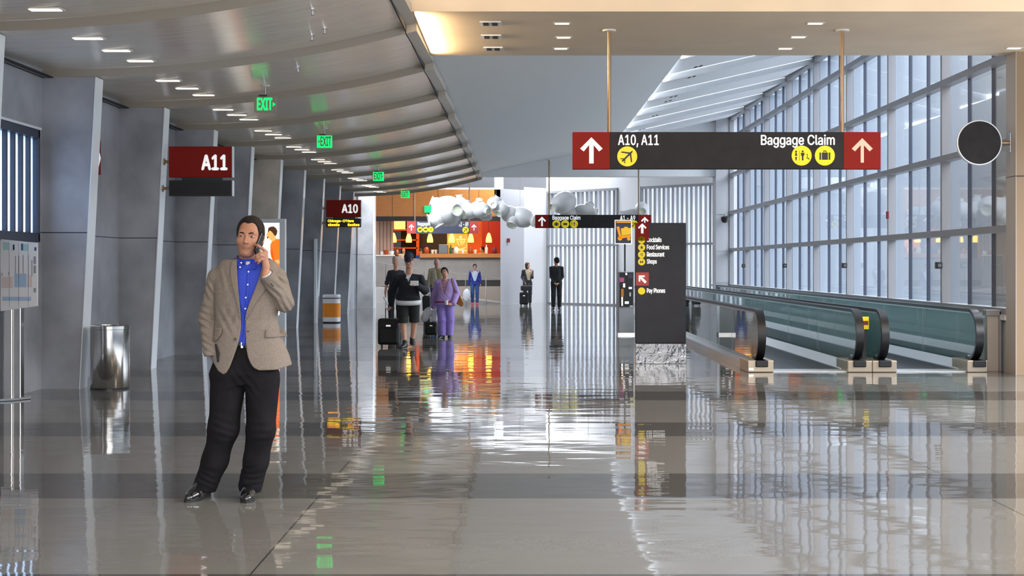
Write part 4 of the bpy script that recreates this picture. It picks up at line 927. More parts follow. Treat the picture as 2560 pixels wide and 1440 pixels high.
# ------------------------------------------------------------------ smooth surfaces from distance fields (people, clothes)
A = lambda *v: np.array(v, dtype=np.float32)
def rcone(a, b, ra, rb, flat=None):
    """capsule from a to b with end radii ra, rb; flat=(direction, ratio) squeezes its section along a direction"""
    a = np.asarray(a, np.float32); b = np.asarray(b, np.float32); ba = b - a; L2 = max(float(ba @ ba), 1e-9)
    if flat is not None: n = np.asarray(flat[0], np.float32); n = n / np.linalg.norm(n); f = flat[1]
    def d(p):
        pa = p - a; t = np.clip(pa @ ba / L2, 0, 1); q = pa - t[:, None] * ba
        if flat is not None: q = q + n * ((q @ n) * (1 / f - 1))[:, None]
        return (np.sqrt((q * q).sum(1)) - (ra + (rb - ra) * t)) * (1 if flat is None else min(1, f * 1.2))
    return d
def ell(c, r_, rot=None):
    c = np.asarray(c, np.float32); r_ = np.asarray(r_, np.float32)
    Rm = None if rot is None else np.array(Matrix.Rotation(rot[1], 3, rot[0]), np.float32)
    def d(p):
        q = p - c
        if Rm is not None: q = q @ Rm
        k0 = np.sqrt(((q / r_) ** 2).sum(1)); k1 = np.sqrt(((q / (r_ * r_)) ** 2).sum(1)) + 1e-6
        return k0 * (k0 - 1) / k1
    return d
def rbox(c, h, r_):
    c = np.asarray(c, np.float32); h = np.asarray(h, np.float32) - r_
    def d(p):
        q = np.abs(p - c) - h
        return np.sqrt((np.maximum(q, 0) ** 2).sum(1)) + np.minimum(q.max(1), 0) - r_
    return d
def loft(rows, n=2.4, pad=0):
    """stack of superellipses: rows (z, cx, cy, half width, half depth)"""
    rows = sorted(rows); z, cx, cyy, hw, hd = [np.array(v, np.float32) for v in zip(*rows)]
    def d(p):
        zz = p[:, 2]; w_ = np.interp(zz, z, hw) + pad; h_ = np.interp(zz, z, hd) + pad
        u = np.abs(p[:, 0] - np.interp(zz, z, cx)) / w_; v = np.abs(p[:, 1] - np.interp(zz, z, cyy)) / h_
        q = ((u ** n + v ** n) ** (1 / n) - 1) * np.minimum(w_, h_)
        return np.maximum(q, np.maximum(z[0] - zz, zz - z[-1]))
    return d
def smin(a, b, k):
    h = np.clip(.5 + .5 * (b - a) / k, 0, 1); return b + (a - b) * h - k * h * (1 - h)
def smax(a, b, k): return -smin(-a, -b, k)
def union(fs, k=.02):
    def d(p):
        r_ = None
        for f in fs:
            kk = k
            if isinstance(f, tuple): f, kk = f
            v = f(p); r_ = v if r_ is None else smin(r_, v, kk)
        return r_
    return d
def sub(f, g, k=.005): return lambda p: smax(f(p), -g(p), k)
def inter(f, g, k=.005): return lambda p: smax(f(p), g(p), k)
def folds(f, amp, items):
    """adds soft creases: items of (centre, radius, direction, wavelength)"""
    items = [(np.asarray(c, np.float32), r_, np.asarray(Vector(dr).normalized(), np.float32), wl) for c, r_, dr, wl in items]
    def d(p):
        v = f(p)
        for c, r_, dr, wl in items:
            q = p - c; m_ = np.exp(-(q * q).sum(1) / (r_ * r_))
            ph = (q @ dr) / wl * 6.283 + 1.5 * np.sin(q[:, 0] * 23 + q[:, 2] * 17)
            v = v - amp * m_ * np.sin(ph)
        return v
    return d
def mesh_field(f, lo, hi, h):
    """surface nets on a block-sparse grid"""
    lo = np.asarray(lo, np.float32); hi = np.asarray(hi, np.float32); B = 8
    nb = np.maximum(1, np.ceil((hi - lo) / h / B).astype(int)); n = nb * B
    g = np.stack(np.meshgrid(*[np.arange(k) for k in nb], indexing='ij'), -1).reshape(-1, 3)
    cen = lo + (g * B + (B - 1) / 2).astype(np.float32) * h
    v = np.concatenate([f(c) for c in np.array_split(cen, max(1, len(cen) // 200000))])
    act = np.abs(v) < B * h * 1.9
    V = np.where(v > 0, 1., -1.).astype(np.float32).reshape(nb)
    V = np.repeat(np.repeat(np.repeat(V, B, 0), B, 1), B, 2)
    off = np.stack(np.meshgrid(*[np.arange(B)] * 3, indexing='ij'), -1).reshape(-1, 3)
    ga = g[act] * B
    for ch in np.array_split(ga, max(1, len(ga) // 400)):
        if not len(ch): continue
        idx = (ch[:, None, :] + off[None]).reshape(-1, 3); val = f(lo + idx.astype(np.float32) * h)
        V[idx[:, 0], idx[:, 1], idx[:, 2]] = val
    V[0], V[-1], V[:, 0], V[:, -1], V[:, :, 0], V[:, :, -1] = 1, 1, 1, 1, 1, 1
    S = V < 0
    cs = [(i, j, k) for i in (0, 1) for j in (0, 1) for k in (0, 1)]
    N = [m_ - 1 for m_ in n]
    cnt = sum(S[i:N[0] + i, j:N[1] + j, k:N[2] + k].astype(np.int8) for i, j, k in cs)
    cell = np.argwhere((cnt > 0) & (cnt < 8))
    vals = np.stack([V[cell[:, 0] + i, cell[:, 1] + j, cell[:, 2] + k] for i, j, k in cs], 1); cc = np.array(cs, np.float32)
    acc = np.zeros((len(cell), 3), np.float32); num = np.zeros(len(cell), np.float32)
    for a in range(8):
        for b in range(a + 1, 8):
            if np.abs(cc[a] - cc[b]).sum() != 1: continue
            va, vb = vals[:, a], vals[:, b]; m_ = (va < 0) != (vb < 0)
            t = np.where(m_, va / np.where(m_, va - vb, 1), 0); acc += m_[:, None] * (cc[a] + t[:, None] * (cc[b] - cc[a])); num += m_
    pos = lo + (cell + acc / num[:, None]) * h
    ID = np.full(N, -1, np.int32); ID[cell[:, 0], cell[:, 1], cell[:, 2]] = np.arange(len(cell))
    quads = []
    for ax in range(3):
        o1, o2 = [(1, 2), (2, 0), (0, 1)][ax]
        sl0 = [slice(1, N[k]) for k in range(3)]; sl0[ax] = slice(0, N[ax]); sl1 = list(sl0); sl1[ax] = slice(1, N[ax] + 1)
        a, b = S[tuple(sl0)], S[tuple(sl1)]
        e_ = np.argwhere(a != b); base = e_ + 1; base[:, ax] -= 1
        fl = a[e_[:, 0], e_[:, 1], e_[:, 2]]
        def cid(d1, d2):
            q = base.copy(); q[:, o1] -= d1; q[:, o2] -= d2; return ID[q[:, 0], q[:, 1], q[:, 2]]
        q = np.stack([cid(0, 0), cid(1, 0), cid(1, 1), cid(0, 1)], 1)
        q[~fl] = q[~fl][:, ::-1]; quads.append(q)
    Q = np.concatenate(quads); Q = Q[(Q >= 0).all(1)]
    return pos, Q
def field_obj(name, f, lo, hi, h, mats, parent=None, matfn=None, relax=2, loc=None):
    pos, Q = mesh_field(f, lo, hi, h)
    for _ in range(relax):                                   # light smoothing
        s = np.zeros_like(pos); c = np.zeros(len(pos), np.float32)
        for k in range(4):
            np.add.at(s, Q[:, k], pos[Q[:, (k + 1) % 4]]); np.add.at(c, Q[:, k], 1)
            np.add.at(s, Q[:, k], pos[Q[:, k - 1]]); np.add.at(c, Q[:, k], 1)
        pos = pos * .5 + .5 * s / np.maximum(c, 1)[:, None]
    me = bpy.data.meshes.new(name); me.vertices.add(len(pos)); me.vertices.foreach_set('co', pos.astype(np.float32).ravel())
    me.loops.add(Q.size); me.loops.foreach_set('vertex_index', Q.astype(np.int32).ravel())
    me.polygons.add(len(Q)); me.polygons.foreach_set('loop_start', np.arange(0, Q.size, 4, dtype=np.int32))
    mats = mats if isinstance(mats, (list, tuple)) else [mats]
    for m_ in mats: me.materials.append(M[m_])
    if matfn is not None: me.polygons.foreach_set('material_index', matfn(pos[Q].mean(1)).astype(np.int32))
    me.update(calc_edges=True); me.validate(); me.polygons.foreach_set('use_smooth', np.ones(len(me.polygons), bool)); me.update()
    o = bpy.data.objects.new(name, me); COL.objects.link(o)
    if parent is not None: o.parent = parent
    if loc is not None: o.location = loc
    return o

# ------------------------------------------------------------------ a head: eye level at the origin, facing -y, metres
def head_parts(female=False):
    j = .92 if female else 1.0
    skull = union([ell((0, .012, .040), (.076, .097, .088)), ell((0, -.030, -.030), (.0655, .062, .085))], .03)
    face = union([skull, (rcone((-.048 * j, .0, -.058), (-.020 * j, -.066, -.103), .023, .019), .03), (rcone((.048 * j, .0, -.058), (.020 * j, -.066, -.103), .023, .019), .03), (ell((0, -.074, -.105), (.024 * j, .020, .017)), .02),
                  (ell((-.043, -.055, -.028), (.021, .022, .018)), .03), (ell((.043, -.055, -.028), (.021, .022, .018)), .03), (rcone((-.040, -.080, .020), (.040, -.080, .020), .013, .013), .02)], .02)
    for s in (-1, 1): face = sub(face, ell((s * .0335, -.104, .0), (.0215, .0175, .0130)), .012)
    for s in (-1, 1): face = union([face, (ell((s * .0335, -.0785, .0), (.0170, .0118, .0115)), .006)], .01)
    face = union([face, (rcone((0, -.086, .012), (0, -.109, -.034), .0065, .0095), .010), (ell((0, -.108, -.037), (.0110, .0115, .0090)), .006), (ell((-.0125, -.098, -.041), (.0070, .0105, .0068)), .005), (ell((.0125, -.098, -.041), (.0070, .0105, .0068)), .005),
                  (ell((0, -.0865, -.0672), (.026, .0090, .0038)), .005), (ell((0, -.0855, -.0752), (.021, .0095, .0046)), .005)], .01)
    face = sub(face, ell((0, -.103, -.0708), (.0245, .009, .0012)), .003)
    for s in (-1, 1):
        ear = sub(ell((s * .078, .014, -.012), (.011, .020, .033), ('Z', s * .35)), ell((s * .088, .004, -.008), (.008, .010, .018)), .006)
        face = union([face, (ear, .008)], .01)
    return face
def skin_mask_mat(name, base, stub, lip):
    m = mat(name, base, .48); n = m.node_tree; b = n.nodes['Principled BSDF']; L = n.links.new
    nz = n.nodes.new('ShaderNodeTexNoise'); nz.inputs['Scale'].default_value = 16; tc = n.nodes.new('ShaderNodeTexCoord'); L(tc.outputs['Object'], nz.inputs['Vector'])
    hs = n.nodes.new('ShaderNodeHueSaturation'); hs.inputs['Color'].default_value = base; mr = n.nodes.new('ShaderNodeMapRange'); mr.inputs[1].default_value, mr.inputs[2].default_value, mr.inputs[3].default_value, mr.inputs[4].default_value = .3, .7, .93, 1.07
    L(nz.outputs[0], mr.inputs[0]); L(mr.outputs[0], hs.inputs['Value']); cur = hs.outputs[0]
    for an, c in (('beard', stub), ('lip', lip)):
        at = n.nodes.new('ShaderNodeAttribute'); at.attribute_name = an; mx_ = n.nodes.new('ShaderNodeMix'); mx_.data_type = 'RGBA'; L(at.outputs['Fac'], mx_.inputs[0]); L(cur, mx_.inputs[6]); mx_.inputs[7].default_value = c; cur = mx_.outputs[2]
    L(cur, b.inputs['Base Color']); return m
def add_masks(o, hp):
    co = np.zeros(len(o.data.vertices) * 3, np.float32); o.data.vertices.foreach_get('co', co); q = hp.to_local(co.reshape(-1, 3))
    sst = lambda a, b, v: (lambda t: t * t * (3 - 2 * t))(np.clip((v - a) / (b - a), 0, 1))
    lip = 1 - sst(.7, 1.25, np.sqrt((q[:, 0] / .0235) ** 2 + ((q[:, 2] + .0712) / .0066) ** 2)); lip = lip * (q[:, 1] < -.07)
    ax_ = np.abs(q[:, 0]); mou = 1 - sst(.8, 1.3, np.sqrt((q[:, 0] / .028) ** 2 + ((q[:, 2] + .034) / .018) ** 2))
    be = sst(-.045 - .4 * np.clip(ax_ - .03, 0, 1) * 0, -.062, q[:, 2] - .45 * np.clip(ax_ - .035, 0, .04)) * sst(-.155, -.13, q[:, 2]) * sst(.03, .0, q[:, 1]) * (1 - mou) * (1 - lip)
    for an, v in (('lip', lip), ('beard', be * .5)):
        a = o.data.attributes.new(an, 'FLOAT', 'POINT'); a.data.foreach_set('value', v.astype(np.float32))
def lips_mask(p): return (((p[:, 0] / .0235) ** 2 + ((p[:, 2] + .0712) / .0105) ** 2) < 1) & (p[:, 1] < -.078)
def stubble_mask(p): return (p[:, 1] < .02) & (p[:, 2] < -.030 - .35 * np.abs(p[:, 1] + .06)) & (p[:, 2] > -.15) & ~(((p[:, 0] / .030) ** 2 + ((p[:, 2] + .036) / .016) ** 2) < 1) & ((p[:, 2] < -.05) | (np.abs(p[:, 0]) > .04))
HAIR_SHORT = ([-.12, -.085, -.066, -.054, -.044, -.035, -.012, .006, .020, .045, .10], [.087, .087, .084, .050, .005, -.030, -.036, -.004, -.016, -.062, -.085])
def hair_field(th=.012, line=HAIR_SHORT, peak=True, low=None):
    base = union([ell((0, .012, .040), (.076 + th, .097 + th, .088 + th)), ell((0, .030, -.02), (.070 + th, .075 + th * .8, .075))], .03)
    inner = union([ell((0, .012, .040), (.073, .094, .085)), ell((0, -.032, -.028), (.060, .063, .085))], .02)
    def d(p):
        hl = np.interp(p[:, 1], line[0], line[1])
        if peak: hl = hl + np.where(p[:, 1] < -.03, .018 * np.exp(-((np.abs(p[:, 0]) - .042) / .020) ** 2) - .004 * np.exp(-(p[:, 0] / .02) ** 2), 0)
        v = base(p) + .0012 * np.sin(p[:, 0] * 420 + p[:, 1] * 90) * np.sin(p[:, 1] * 300 + p[:, 2] * 60)
        v = smax(v, (hl - p[:, 2]) * .8, .008)
        return np.maximum(v, -inner(p))
    return d
def placed(f, pos, yaw=0, pitch=0, roll=0, s=1.0):
    """field f moved to pos; yaw turns the face to the viewer's right when positive"""
    Rm = (Matrix.Rotation(yaw, 3, 'Z') @ Matrix.Rotation(pitch, 3, 'X') @ Matrix.Rotation(roll, 3, 'Y')); Rn = np.array(Rm, np.float32); pos = np.asarray(pos, np.float32)
    g = lambda p: f(((p - pos) @ Rn) / s) * s
    g.to_local = lambda p: ((p - pos) @ Rn) / s
    g.to_world = lambda q: (np.asarray(q, np.float32) * s) @ Rn.T + pos
    return g
mat('skin', srgb(205, 150, 120), .48, noise=(14, .07)); mat('skin_stubble', srgb(178, 134, 112), .55, noise=(120, .10)); mat('lips', srgb(178, 112, 98), .42); mat('hair_dark', (.016, .012, .011), .7, spec=.2, noise=(60, .4), bump=(160, .0012, (1, .3, .3)))
mat('eye_white', (.75, .73, .70), .2); mat('iris', (.07, .055, .04), .15); mat('pupil_black', (.01, .01, .01), .1)
mat('skin_dark', srgb(120, 80, 60), .5); mat('hair_grey', srgb(190, 188, 185), .55); mat('hair_brown', srgb(70, 45, 32), .5)
def eyes(parent, hp, look=(0, 0), mats=('eye_white', 'iris', 'pupil_black')):
    """eyeballs, seated in the lids: hp is a placed head field"""
    for s in (-1, 1):
        c = (s * .0335, -.0783, -.0002); b = MB(); dirv = Vector((look[0], -1, look[1])).normalized(); rot = Vector((0, 0, 1)).rotation_difference(dirv).to_matrix()
        r_ = .0142; ring = [math.pi * k / 14 for k in range(15)]
        prof = [(max(1e-4, r_ * math.sin(a)), r_ * math.cos(a)) for a in ring]
        rings = []
        for q, (rr, hh) in enumerate(prof):
            rings.append([b.bm.verts.new(tuple(hp.to_world(np.array([rot @ Vector((rr * math.cos(t), rr * math.sin(t), hh))], np.float32) * A(1.0, 1.0, .56) + A(*c))[0])) for t in [2 * math.pi * k / 16 for k in range(16)]])
        for q in range(14):
            b.mi = 2 if q < 1 else (1 if q < 3 else 0)
            for k in range(16): b.face([rings[q][k], rings[q][(k + 1) % 16], rings[q + 1][(k + 1) % 16], rings[q + 1][k]])
        b.build('eye', mats, parent, smooth=True, world=False)
def brows(parent, hp, m='hair_dark', raise_=(0, 0)):
    for i, s in enumerate((-1, 1)):
        pts = [(s * .014, -.0985, .0165 + raise_[i] * .5), (s * .027, -.0975, .0205 + raise_[i]), (s * .041, -.0915, .0205 + raise_[i]), (s * .052, -.0815, .0145)]
        b = MB(); b.tube([tuple(hp.to_world(np.array([q], np.float32))[0]) for q in pts], [.0030, .0042, .0036, .0014], 8); b.build('eyebrow', m, parent, smooth=True, world=False)
# ------------------------------------------------------------------ the man on the phone, local coordinates: x to the right, y away from the camera, z up
mat('tweed', srgb(133, 121, 111), .9, noise=(260, .22, (1, 1, .35)), bump=(300, .0012)); mat('lapel_tweed', srgb(129, 117, 107), .9, noise=(260, .22, (1, 1, .35)), bump=(300, .0012))
mat('shirt_blue', srgb(44, 70, 196), .7, noise=(9, .14), bump=(22, .004, (1, 1, .35))); mat('button_white', (.85, .86, .9), .3); mat('button_dark', (.04, .03, .025), .4)
mat('trousers', (.010, .009, .0105), .85, spec=.15, noise=(8, .3), bump=(14, .006, (1, 1, .5))); mat('shoe_leather', (.010, .010, .011), .18, coat=.6); mat('shoe_sole', (.012, .011, .010), .6)
mat('belt_leather', (.012, .010, .010), .3); mat('gold', srgb(235, 180, 80), .25, 1); mat('phone_black', (.012, .011, .014), .2); mat('undershirt', (.72, .72, .75), .8); mat('lining', (.03, .028, .027), .7)
ZM = 8.85; SM = FPX / ZM; BX = 580.0; BYP = VY + SM * EYE
mx = lambda px: (px - BX) / SM
mz = lambda py: (BYP - py) / SM
def mp(px, py, d=0): return ((px - VX) * (ZM + d) / FPX - X(BX, ZM), d, EYE + (VY - py) * (ZM + d) / FPX)
mxf = lambda px: (px - VX) * (ZM - .13) / FPX - X(BX, ZM)         # for things on the front of the jacket
MAN = thing('person', 'man in tweed jacket, blue shirt and dark trousers standing with a phone at his ear', 'person', (X(BX, ZM), ZM, 0))

hp = placed(head_parts(), (mx(626), -.015, mz(593)), yaw=R(-2), pitch=R(-2), roll=R(4), s=1.04)
hand = []
W0, K = (664, 684, -.135), .002
def hseg(pts, rs, k=.006):
    for a, b, r0, r1 in zip(pts, pts[1:], rs, rs[1:]): hand.append((rcone(mp(*a), mp(*b), r0, r1), k))
hand.append((rcone(mp(664, 690, -.14), mp(665, 668, -.125), .023, .022, ((0, 1, 0), .8)), .02))
for kx, ky, kd, r_ in ((665, 631, -.105, .0125), (662, 634, -.118, .0125), (660, 641, -.124, .012), (660, 649, -.122, .011)): hand.append((rcone(mp(665, 666, -.125), mp(kx, ky, kd), .018, r_), .012))
hseg([(666, 630, -.105), (655, 621, -.132), (645, 614, -.140), (637.5, 611.5, -.132)], [.0118, .0105, .0092, .0075])
hseg([(662, 634, -.118), (651, 633, -.150), (642, 639, -.156), (635.5, 647, -.146)], [.0120, .0108, .0092, .0074])
hseg([(660, 641, -.124), (651, 639, -.156), (644, 645, -.160), (639.5, 653, -.150)], [.0115, .0102, .0088, .0072])
hseg([(660, 649, -.122), (653, 648, -.150), (648, 653, -.154), (645, 659, -.146)], [.0105, .0090, .0078, .0064])
hseg([(668, 668, -.110), (657, 654, -.085), (648, 640, -.078), (645, 628, -.080)], [.017, .0135, .0110, .0085], .010)
neck = union([rcone((mx(619), .005, mz(618)), (mx(617), .03, mz(672)), .054, .062), ell((mx(618), .02, mz(690)), (.16, .07, .06))], .04)
arm_r = [rcone(mp(692, 700, .02), mp(710, 757, -.01), .050, .044), rcone(mp(710, 757, -.01), mp(665, 688, -.135), .043, .025)]
arm_l = [rcone(mp(543, 695, .02), mp(516, 795, .05), .048, .042), rcone(mp(516, 795, .05), mp(527, 880, -.045), .040, .027)]
core = [rcone(mp(617, 700, .02), mp(612, 860, .02), .11, .12, ((0, 1, 0), .75)), rcone(mp(590, 900, .01), mp(556, 1075, -.03), .085, .055), rcone(mp(556, 1075, -.03), mp(511, 1228, .02), .055, .036),
        rcone(mp(636, 900, .01), mp(650, 1080, -.03), .085, .055), rcone(mp(650, 1080, -.03), mp(626, 1222, .02), .055, .036), rcone(mp(511, 1232, .02), mp(480, 1246, -.11), .034, .026), rcone(mp(626, 1232, .02), mp(620, 1246, -.14), .034, .026)]
body = union([hp, (neck, .025)] + [(f, .03) for f in core + arm_l + arm_r] + hand, .02)
skin_mask_mat('skin_man', srgb(184, 130, 103), srgb(152, 111, 93), srgb(160, 100, 85)); mat('sock_black', (.008, .008, .009), .8)
bd = field_obj('body', body, (mx(470), -.24, .005), (mx(742), .16, mz(530)), .0034, ['skin_man', 'sock_black'], MAN, lambda c: (c[:, 2] < mz(1180)).astype(int), relax=1)
add_masks(bd, hp)
eyes(MAN, hp, (-.10, .02)); brows(MAN, hp, raise_=(.001, .002))
hf = hair_field(.0095); hh = placed(hf, (mx(626), -.015, mz(593)), R(-2), R(-2), R(4), 1.04)
field_obj('hair', hh, (mx(580), -.16, mz(645)), (mx(668), .15, mz(530)), .0034, 'hair_dark', MAN, relax=1)
b = MB()
pc = Vector(mp(652.2, 630.5, -.146)); ax = (Vector(mp(655, 632, -.140)) - Vector(mp(650, 633.5, -.151))).normalized(); u = ax.orthogonal().normalized(); v = ax.cross(u)
b.tube([pc + (u * math.cos(t) + v * math.sin(t)) * .0115 for t in np.linspace(0, 2 * math.pi, 17)[:-1]], .0026, 8, closed=True); b.build('finger_ring', 'gold', MAN, smooth=True, world=False)

# trousers
hips = loft([(mz(858), mx(609), .02, .165, .115), (mz(900), mx(610), .02, .200, .130), (mz(935), mx(612), .015, .222, .138), (mz(960), mx(613), .01, .175, .110)], 2.3)
lg = lambda pts, rs: [(rcone(mp(*a), mp(*b_), r0, r1), .045) for a, b_, r0, r1 in zip(pts, pts[1:], rs, rs[1:])]
legL = lg([(571, 950, .01), (559, 1070, -.03), (538, 1150, .0), (511, 1220, .02)], [.116, .094, .079, .077])
legR = lg([(656, 950, .01), (652, 1075, -.03), (640, 1150, .0), (626, 1214, .02)], [.114, .091, .081, .078])
tf = union([hips] + legL + [(union([f for f, _ in legR], .03), .012)], .03)
tf = sub(tf, rcone(mp(613, 985, 0), mp(606, 1160, 0), .006, .028, None), .012)
tf = folds(tf, .0032, [(mp(560, 1070, -.12), .10, (.2, 0, 1), .055), (mp(652, 1080, -.12), .10, (-.2, 0, 1), .06), (mp(515, 1200, -.05), .09, (.35, 0, 1), .045), (mp(628, 1195, -.05), .09, (-.2, 0, 1), .042), (mp(613, 960, -.12), .11, (.9, 0, .7), .06)])
cut = lambda p: np.maximum(mz(1231) + .10 * np.maximum(0, p[:, 1]) * -1 - p[:, 2], p[:, 2] - mz(857))
field_obj('trousers', inter(tf, cut, .006), (mx(475), -.2, mz(1240)), (mx(725), .2, mz(850)), .006, 'trousers', MAN)
b = MB(); b.grid(lambda a, c: (lambda t, z_: (mx(609) + .172 * math.copysign(abs(math.cos(t)) ** .87, math.cos(t)), .02 - .122 * math.copysign(abs(math.sin(t)) ** .87, math.sin(t)), z_))(2 * math.pi * a, mz(866) + .034 * c), 48, 1)
belt = b.build('belt', 'belt_leather', MAN, smooth=True, solid=.004, world=False)
b = MB(); y_ = .02 - .122 - .006
b.box(mxf(600), mxf(606.5), y_ - .004, y_ + .004, mz(868), mz(853)); b.box(mxf(612), mxf(613.5), y_ - .004, y_ + .004, mz(868), mz(855)); b.build('buckle', 'steel', belt, world=False, bevel=.002)

# shoes
def shoe(heel, toe, top):
    h_, t_ = Vector(mp(*heel)), Vector(mp(*toe)); d = (t_ - h_); d.z = 0; L = d.length; d.normalize(); n_ = Vector((-d.y, d.x, 0)); P = lambda s, u, z_: tuple(h_ + d * (s * L) + n_ * u + Vector((0, 0, z_ - h_.z)))
    f = union([rcone(P(.02, 0, .045), P(.35, 0, .045), .040, .040, (tuple(n_), .90)), rcone(P(.35, 0, .042), P(.68, .0, .034), .040, .044), rcone(P(.68, 0, .030), P(.98, 0, .024), .045, .032), rcone(P(.08, 0, .05), P(.16, 0, .115), .040, .042), rcone(P(.14, 0, .10), P(.52, 0, .058), .036, .034)], .03)
    f = inter(f, lambda p: np.maximum(.012 - p[:, 2], p[:, 2] - .125), .005)
    lo = np.minimum(np.array(P(0, 0, 0)), np.array(P(1, 0, 0))) - .08; hi = np.maximum(np.array(P(0, 0, 0)), np.array(P(1, 0, 0))) + .08; lo[2] = 0; hi[2] = .15
    o = field_obj('shoe', f, lo, hi, .0045, 'shoe_leather', MAN)
    b = MB(); b.prismz([P(s, u, 0)[:2] for s, u in ((-.14, -.02), (-.16, .0), (-.14, .02), (0, .042), (.3, .036), (.65, .049), (.9, .044), (1.06, .026), (1.12, 0), (1.06, -.026), (.9, -.044), (.65, -.049), (.3, -.036), (0, -.042))], 0, .022); b.build('sole', 'shoe_sole', o, world=False)
    b = MB()
    for s in (.34, .43, .52):
        b.tube([P(s - .02, -.024, .088 - .05 * (s - .34)), P(s, 0, .103 - .07 * (s - .34) * 2), P(s - .02, .024, .088 - .05 * (s - .34))], .0035, 6)
    b.build('laces', 'shoe_sole', o, world=False)
shoe((514, 1240, .05), (471, 1240, -.15), 0); shoe((625, 1240, .06), (617, 1240, -.17), 0)

# shirt and jacket share one torso shape
ROW = [(640, 619, 46, .085), (655, 619, 70, .105), (680, 619, 80, .125), (720, 619, 85, .140), (760, 616, 81, .140), (800, 614, 77, .132), (850, 618, 88, .142), (890, 624, 98, .152), (940, 629, 107, .160)]
TR = [(mz(y), mx(c), .015, w_ / SM, d_) for y, c, w_, d_ in ROW]
tors = loft(TR, 2.3)
zr, cr, wr_, dr_ = [np.array(v) for v in zip(*[(a[0], a[1], a[3], a[4]) for a in sorted(TR)])]
def front(x, z_, pad=0):
    w_ = np.interp(z_, zr, wr_) + pad; d_ = np.interp(z_, zr, dr_) + pad; u = min(.999, abs(x - np.interp(z_, zr, cr)) / w_)
    return .015 - d_ * (1 - u ** 2.3) ** (1 / 2.3)
yoke = [(rcone(mp(603, 672, .02), mp(546, 694, .02), .060, .058), .03), (rcone(mp(636, 672, .02), mp(690, 694, .02), .060, .060), .03)]
torso_all = union([tors] + yoke, .03)
sl_l = [(rcone(mp(543, 694, .02), mp(519, 795, .045), .064, .056), .012), (rcone(mp(519, 795, .045), mp(527, 884, -.05), .056, .047), .02)]
sl_r = [(rcone(mp(692, 694, .015), mp(711, 757, -.02), .066, .060), .012), (rcone(mp(711, 757, -.02), mp(667, 687, -.137), .060, .050), .015)]
LE = ([640, 655, 700, 740, 785, 815, 845, 870, 895, 915, 928, 934], [590, 589, 593, 597, 601, 602, 598, 591, 582, 574, 566, 556])
RE = ([640, 655, 690, 715, 745, 775, 800, 830, 860, 885, 905, 916, 922], [650, 655, 648, 640, 628, 617, 612, 612, 614, 618, 626, 634, 646])
zle, xle = np.array([mz(v) for v in LE[0]])[::-1], np.array([mxf(v) for v in LE[1]])[::-1]
zre, xre = np.array([mz(v) for v in RE[0]])[::-1], np.array([mxf(v) for v in RE[1]])[::-1]
inner = loft([(z_, c, y_, w_ - .014, d_ - .014) for z_, c, y_, w_, d_ in TR], 2.3)
def opening(p):
    l = np.interp(p[:, 2], zle, xle); r_ = np.interp(p[:, 2], zre, xre)
    return np.maximum(np.maximum(l - p[:, 0], p[:, 0] - r_) * .9, p[:, 1] + .02)
def hem(p):
    px = (p[:, 0] + X(BX, ZM)) * FPX / (ZM + np.minimum(p[:, 1], 0)) + VX
    return np.interp(px, [525, 545, 560, 567, 575, 640, 655, 690, 735], [mz(890), mz(925), mz(934), mz(930), mz(930), mz(922), mz(923), mz(922), mz(911)]) - p[:, 2]
jf = union([torso_all], .02)
jf = folds(jf, .0035, [(mp(560, 800, -.13), .09, (1, 0, .5), .07), (mp(585, 790, -.14), .08, (.8, 0, -.6), .06), (mp(670, 800, -.13), .10, (1, 0, -.6), .08), (mp(690, 730, -.10), .07, (.7, 0, .7), .05), (mp(570, 700, -.12), .08, (1, 0, .2), .06)])
jf = sub(jf, inner, .004); jf = sub(jf, opening, .004); jf = inter(jf, hem, .004)
jf = inter(jf, lambda p: p[:, 2] - mz(648) - .25 * np.maximum(0, p[:, 1] - .02), .004)
jf = sub(jf, rcone((mx(618), -.01, mz(640)), (mx(617), .0, mz(675)), .066, .060), .006)
sleeves = folds(union(sl_l, .02), .0065, [(mp(515, 800, -.02), .10, (.3, 0, 1), .05), (mp(523, 860, -.08), .08, (.4, 0, 1), .045), (mp(530, 730, -.03), .07, (1, 0, .6), .05)])
sleeve2 = folds(union(sl_r, .02), .006, [(mp(712, 760, -.06), .08, (1, 0, .4), .045), (mp(690, 730, -.14), .07, (.7, 0, .8), .05), (mp(705, 700, -.04), .06, (.5, 0, 1), .045)])
sleeves = inter(sleeves, lambda p: (mz(889) + .15 * (p[:, 0] - mx(525))) - p[:, 2], .004)
cu_a, cu_b = np.array(mp(711, 757, -.02)), np.array(mp(667, 687, -.137)); cu_d = (cu_b - cu_a) / np.linalg.norm(cu_b - cu_a)
sleeve2 = inter(sleeve2, lambda p: (p - cu_b.astype(np.float32)) @ cu_d.astype(np.float32) - .004, .004)
field_obj('jacket', union([jf, (sleeves, .008), (sleeve2, .008)], .01), (mx(485), -.24, mz(945)), (mx(745), .22, mz(635)), .0052, 'tweed', MAN, relax=2)
JK = MAN.children[-1]
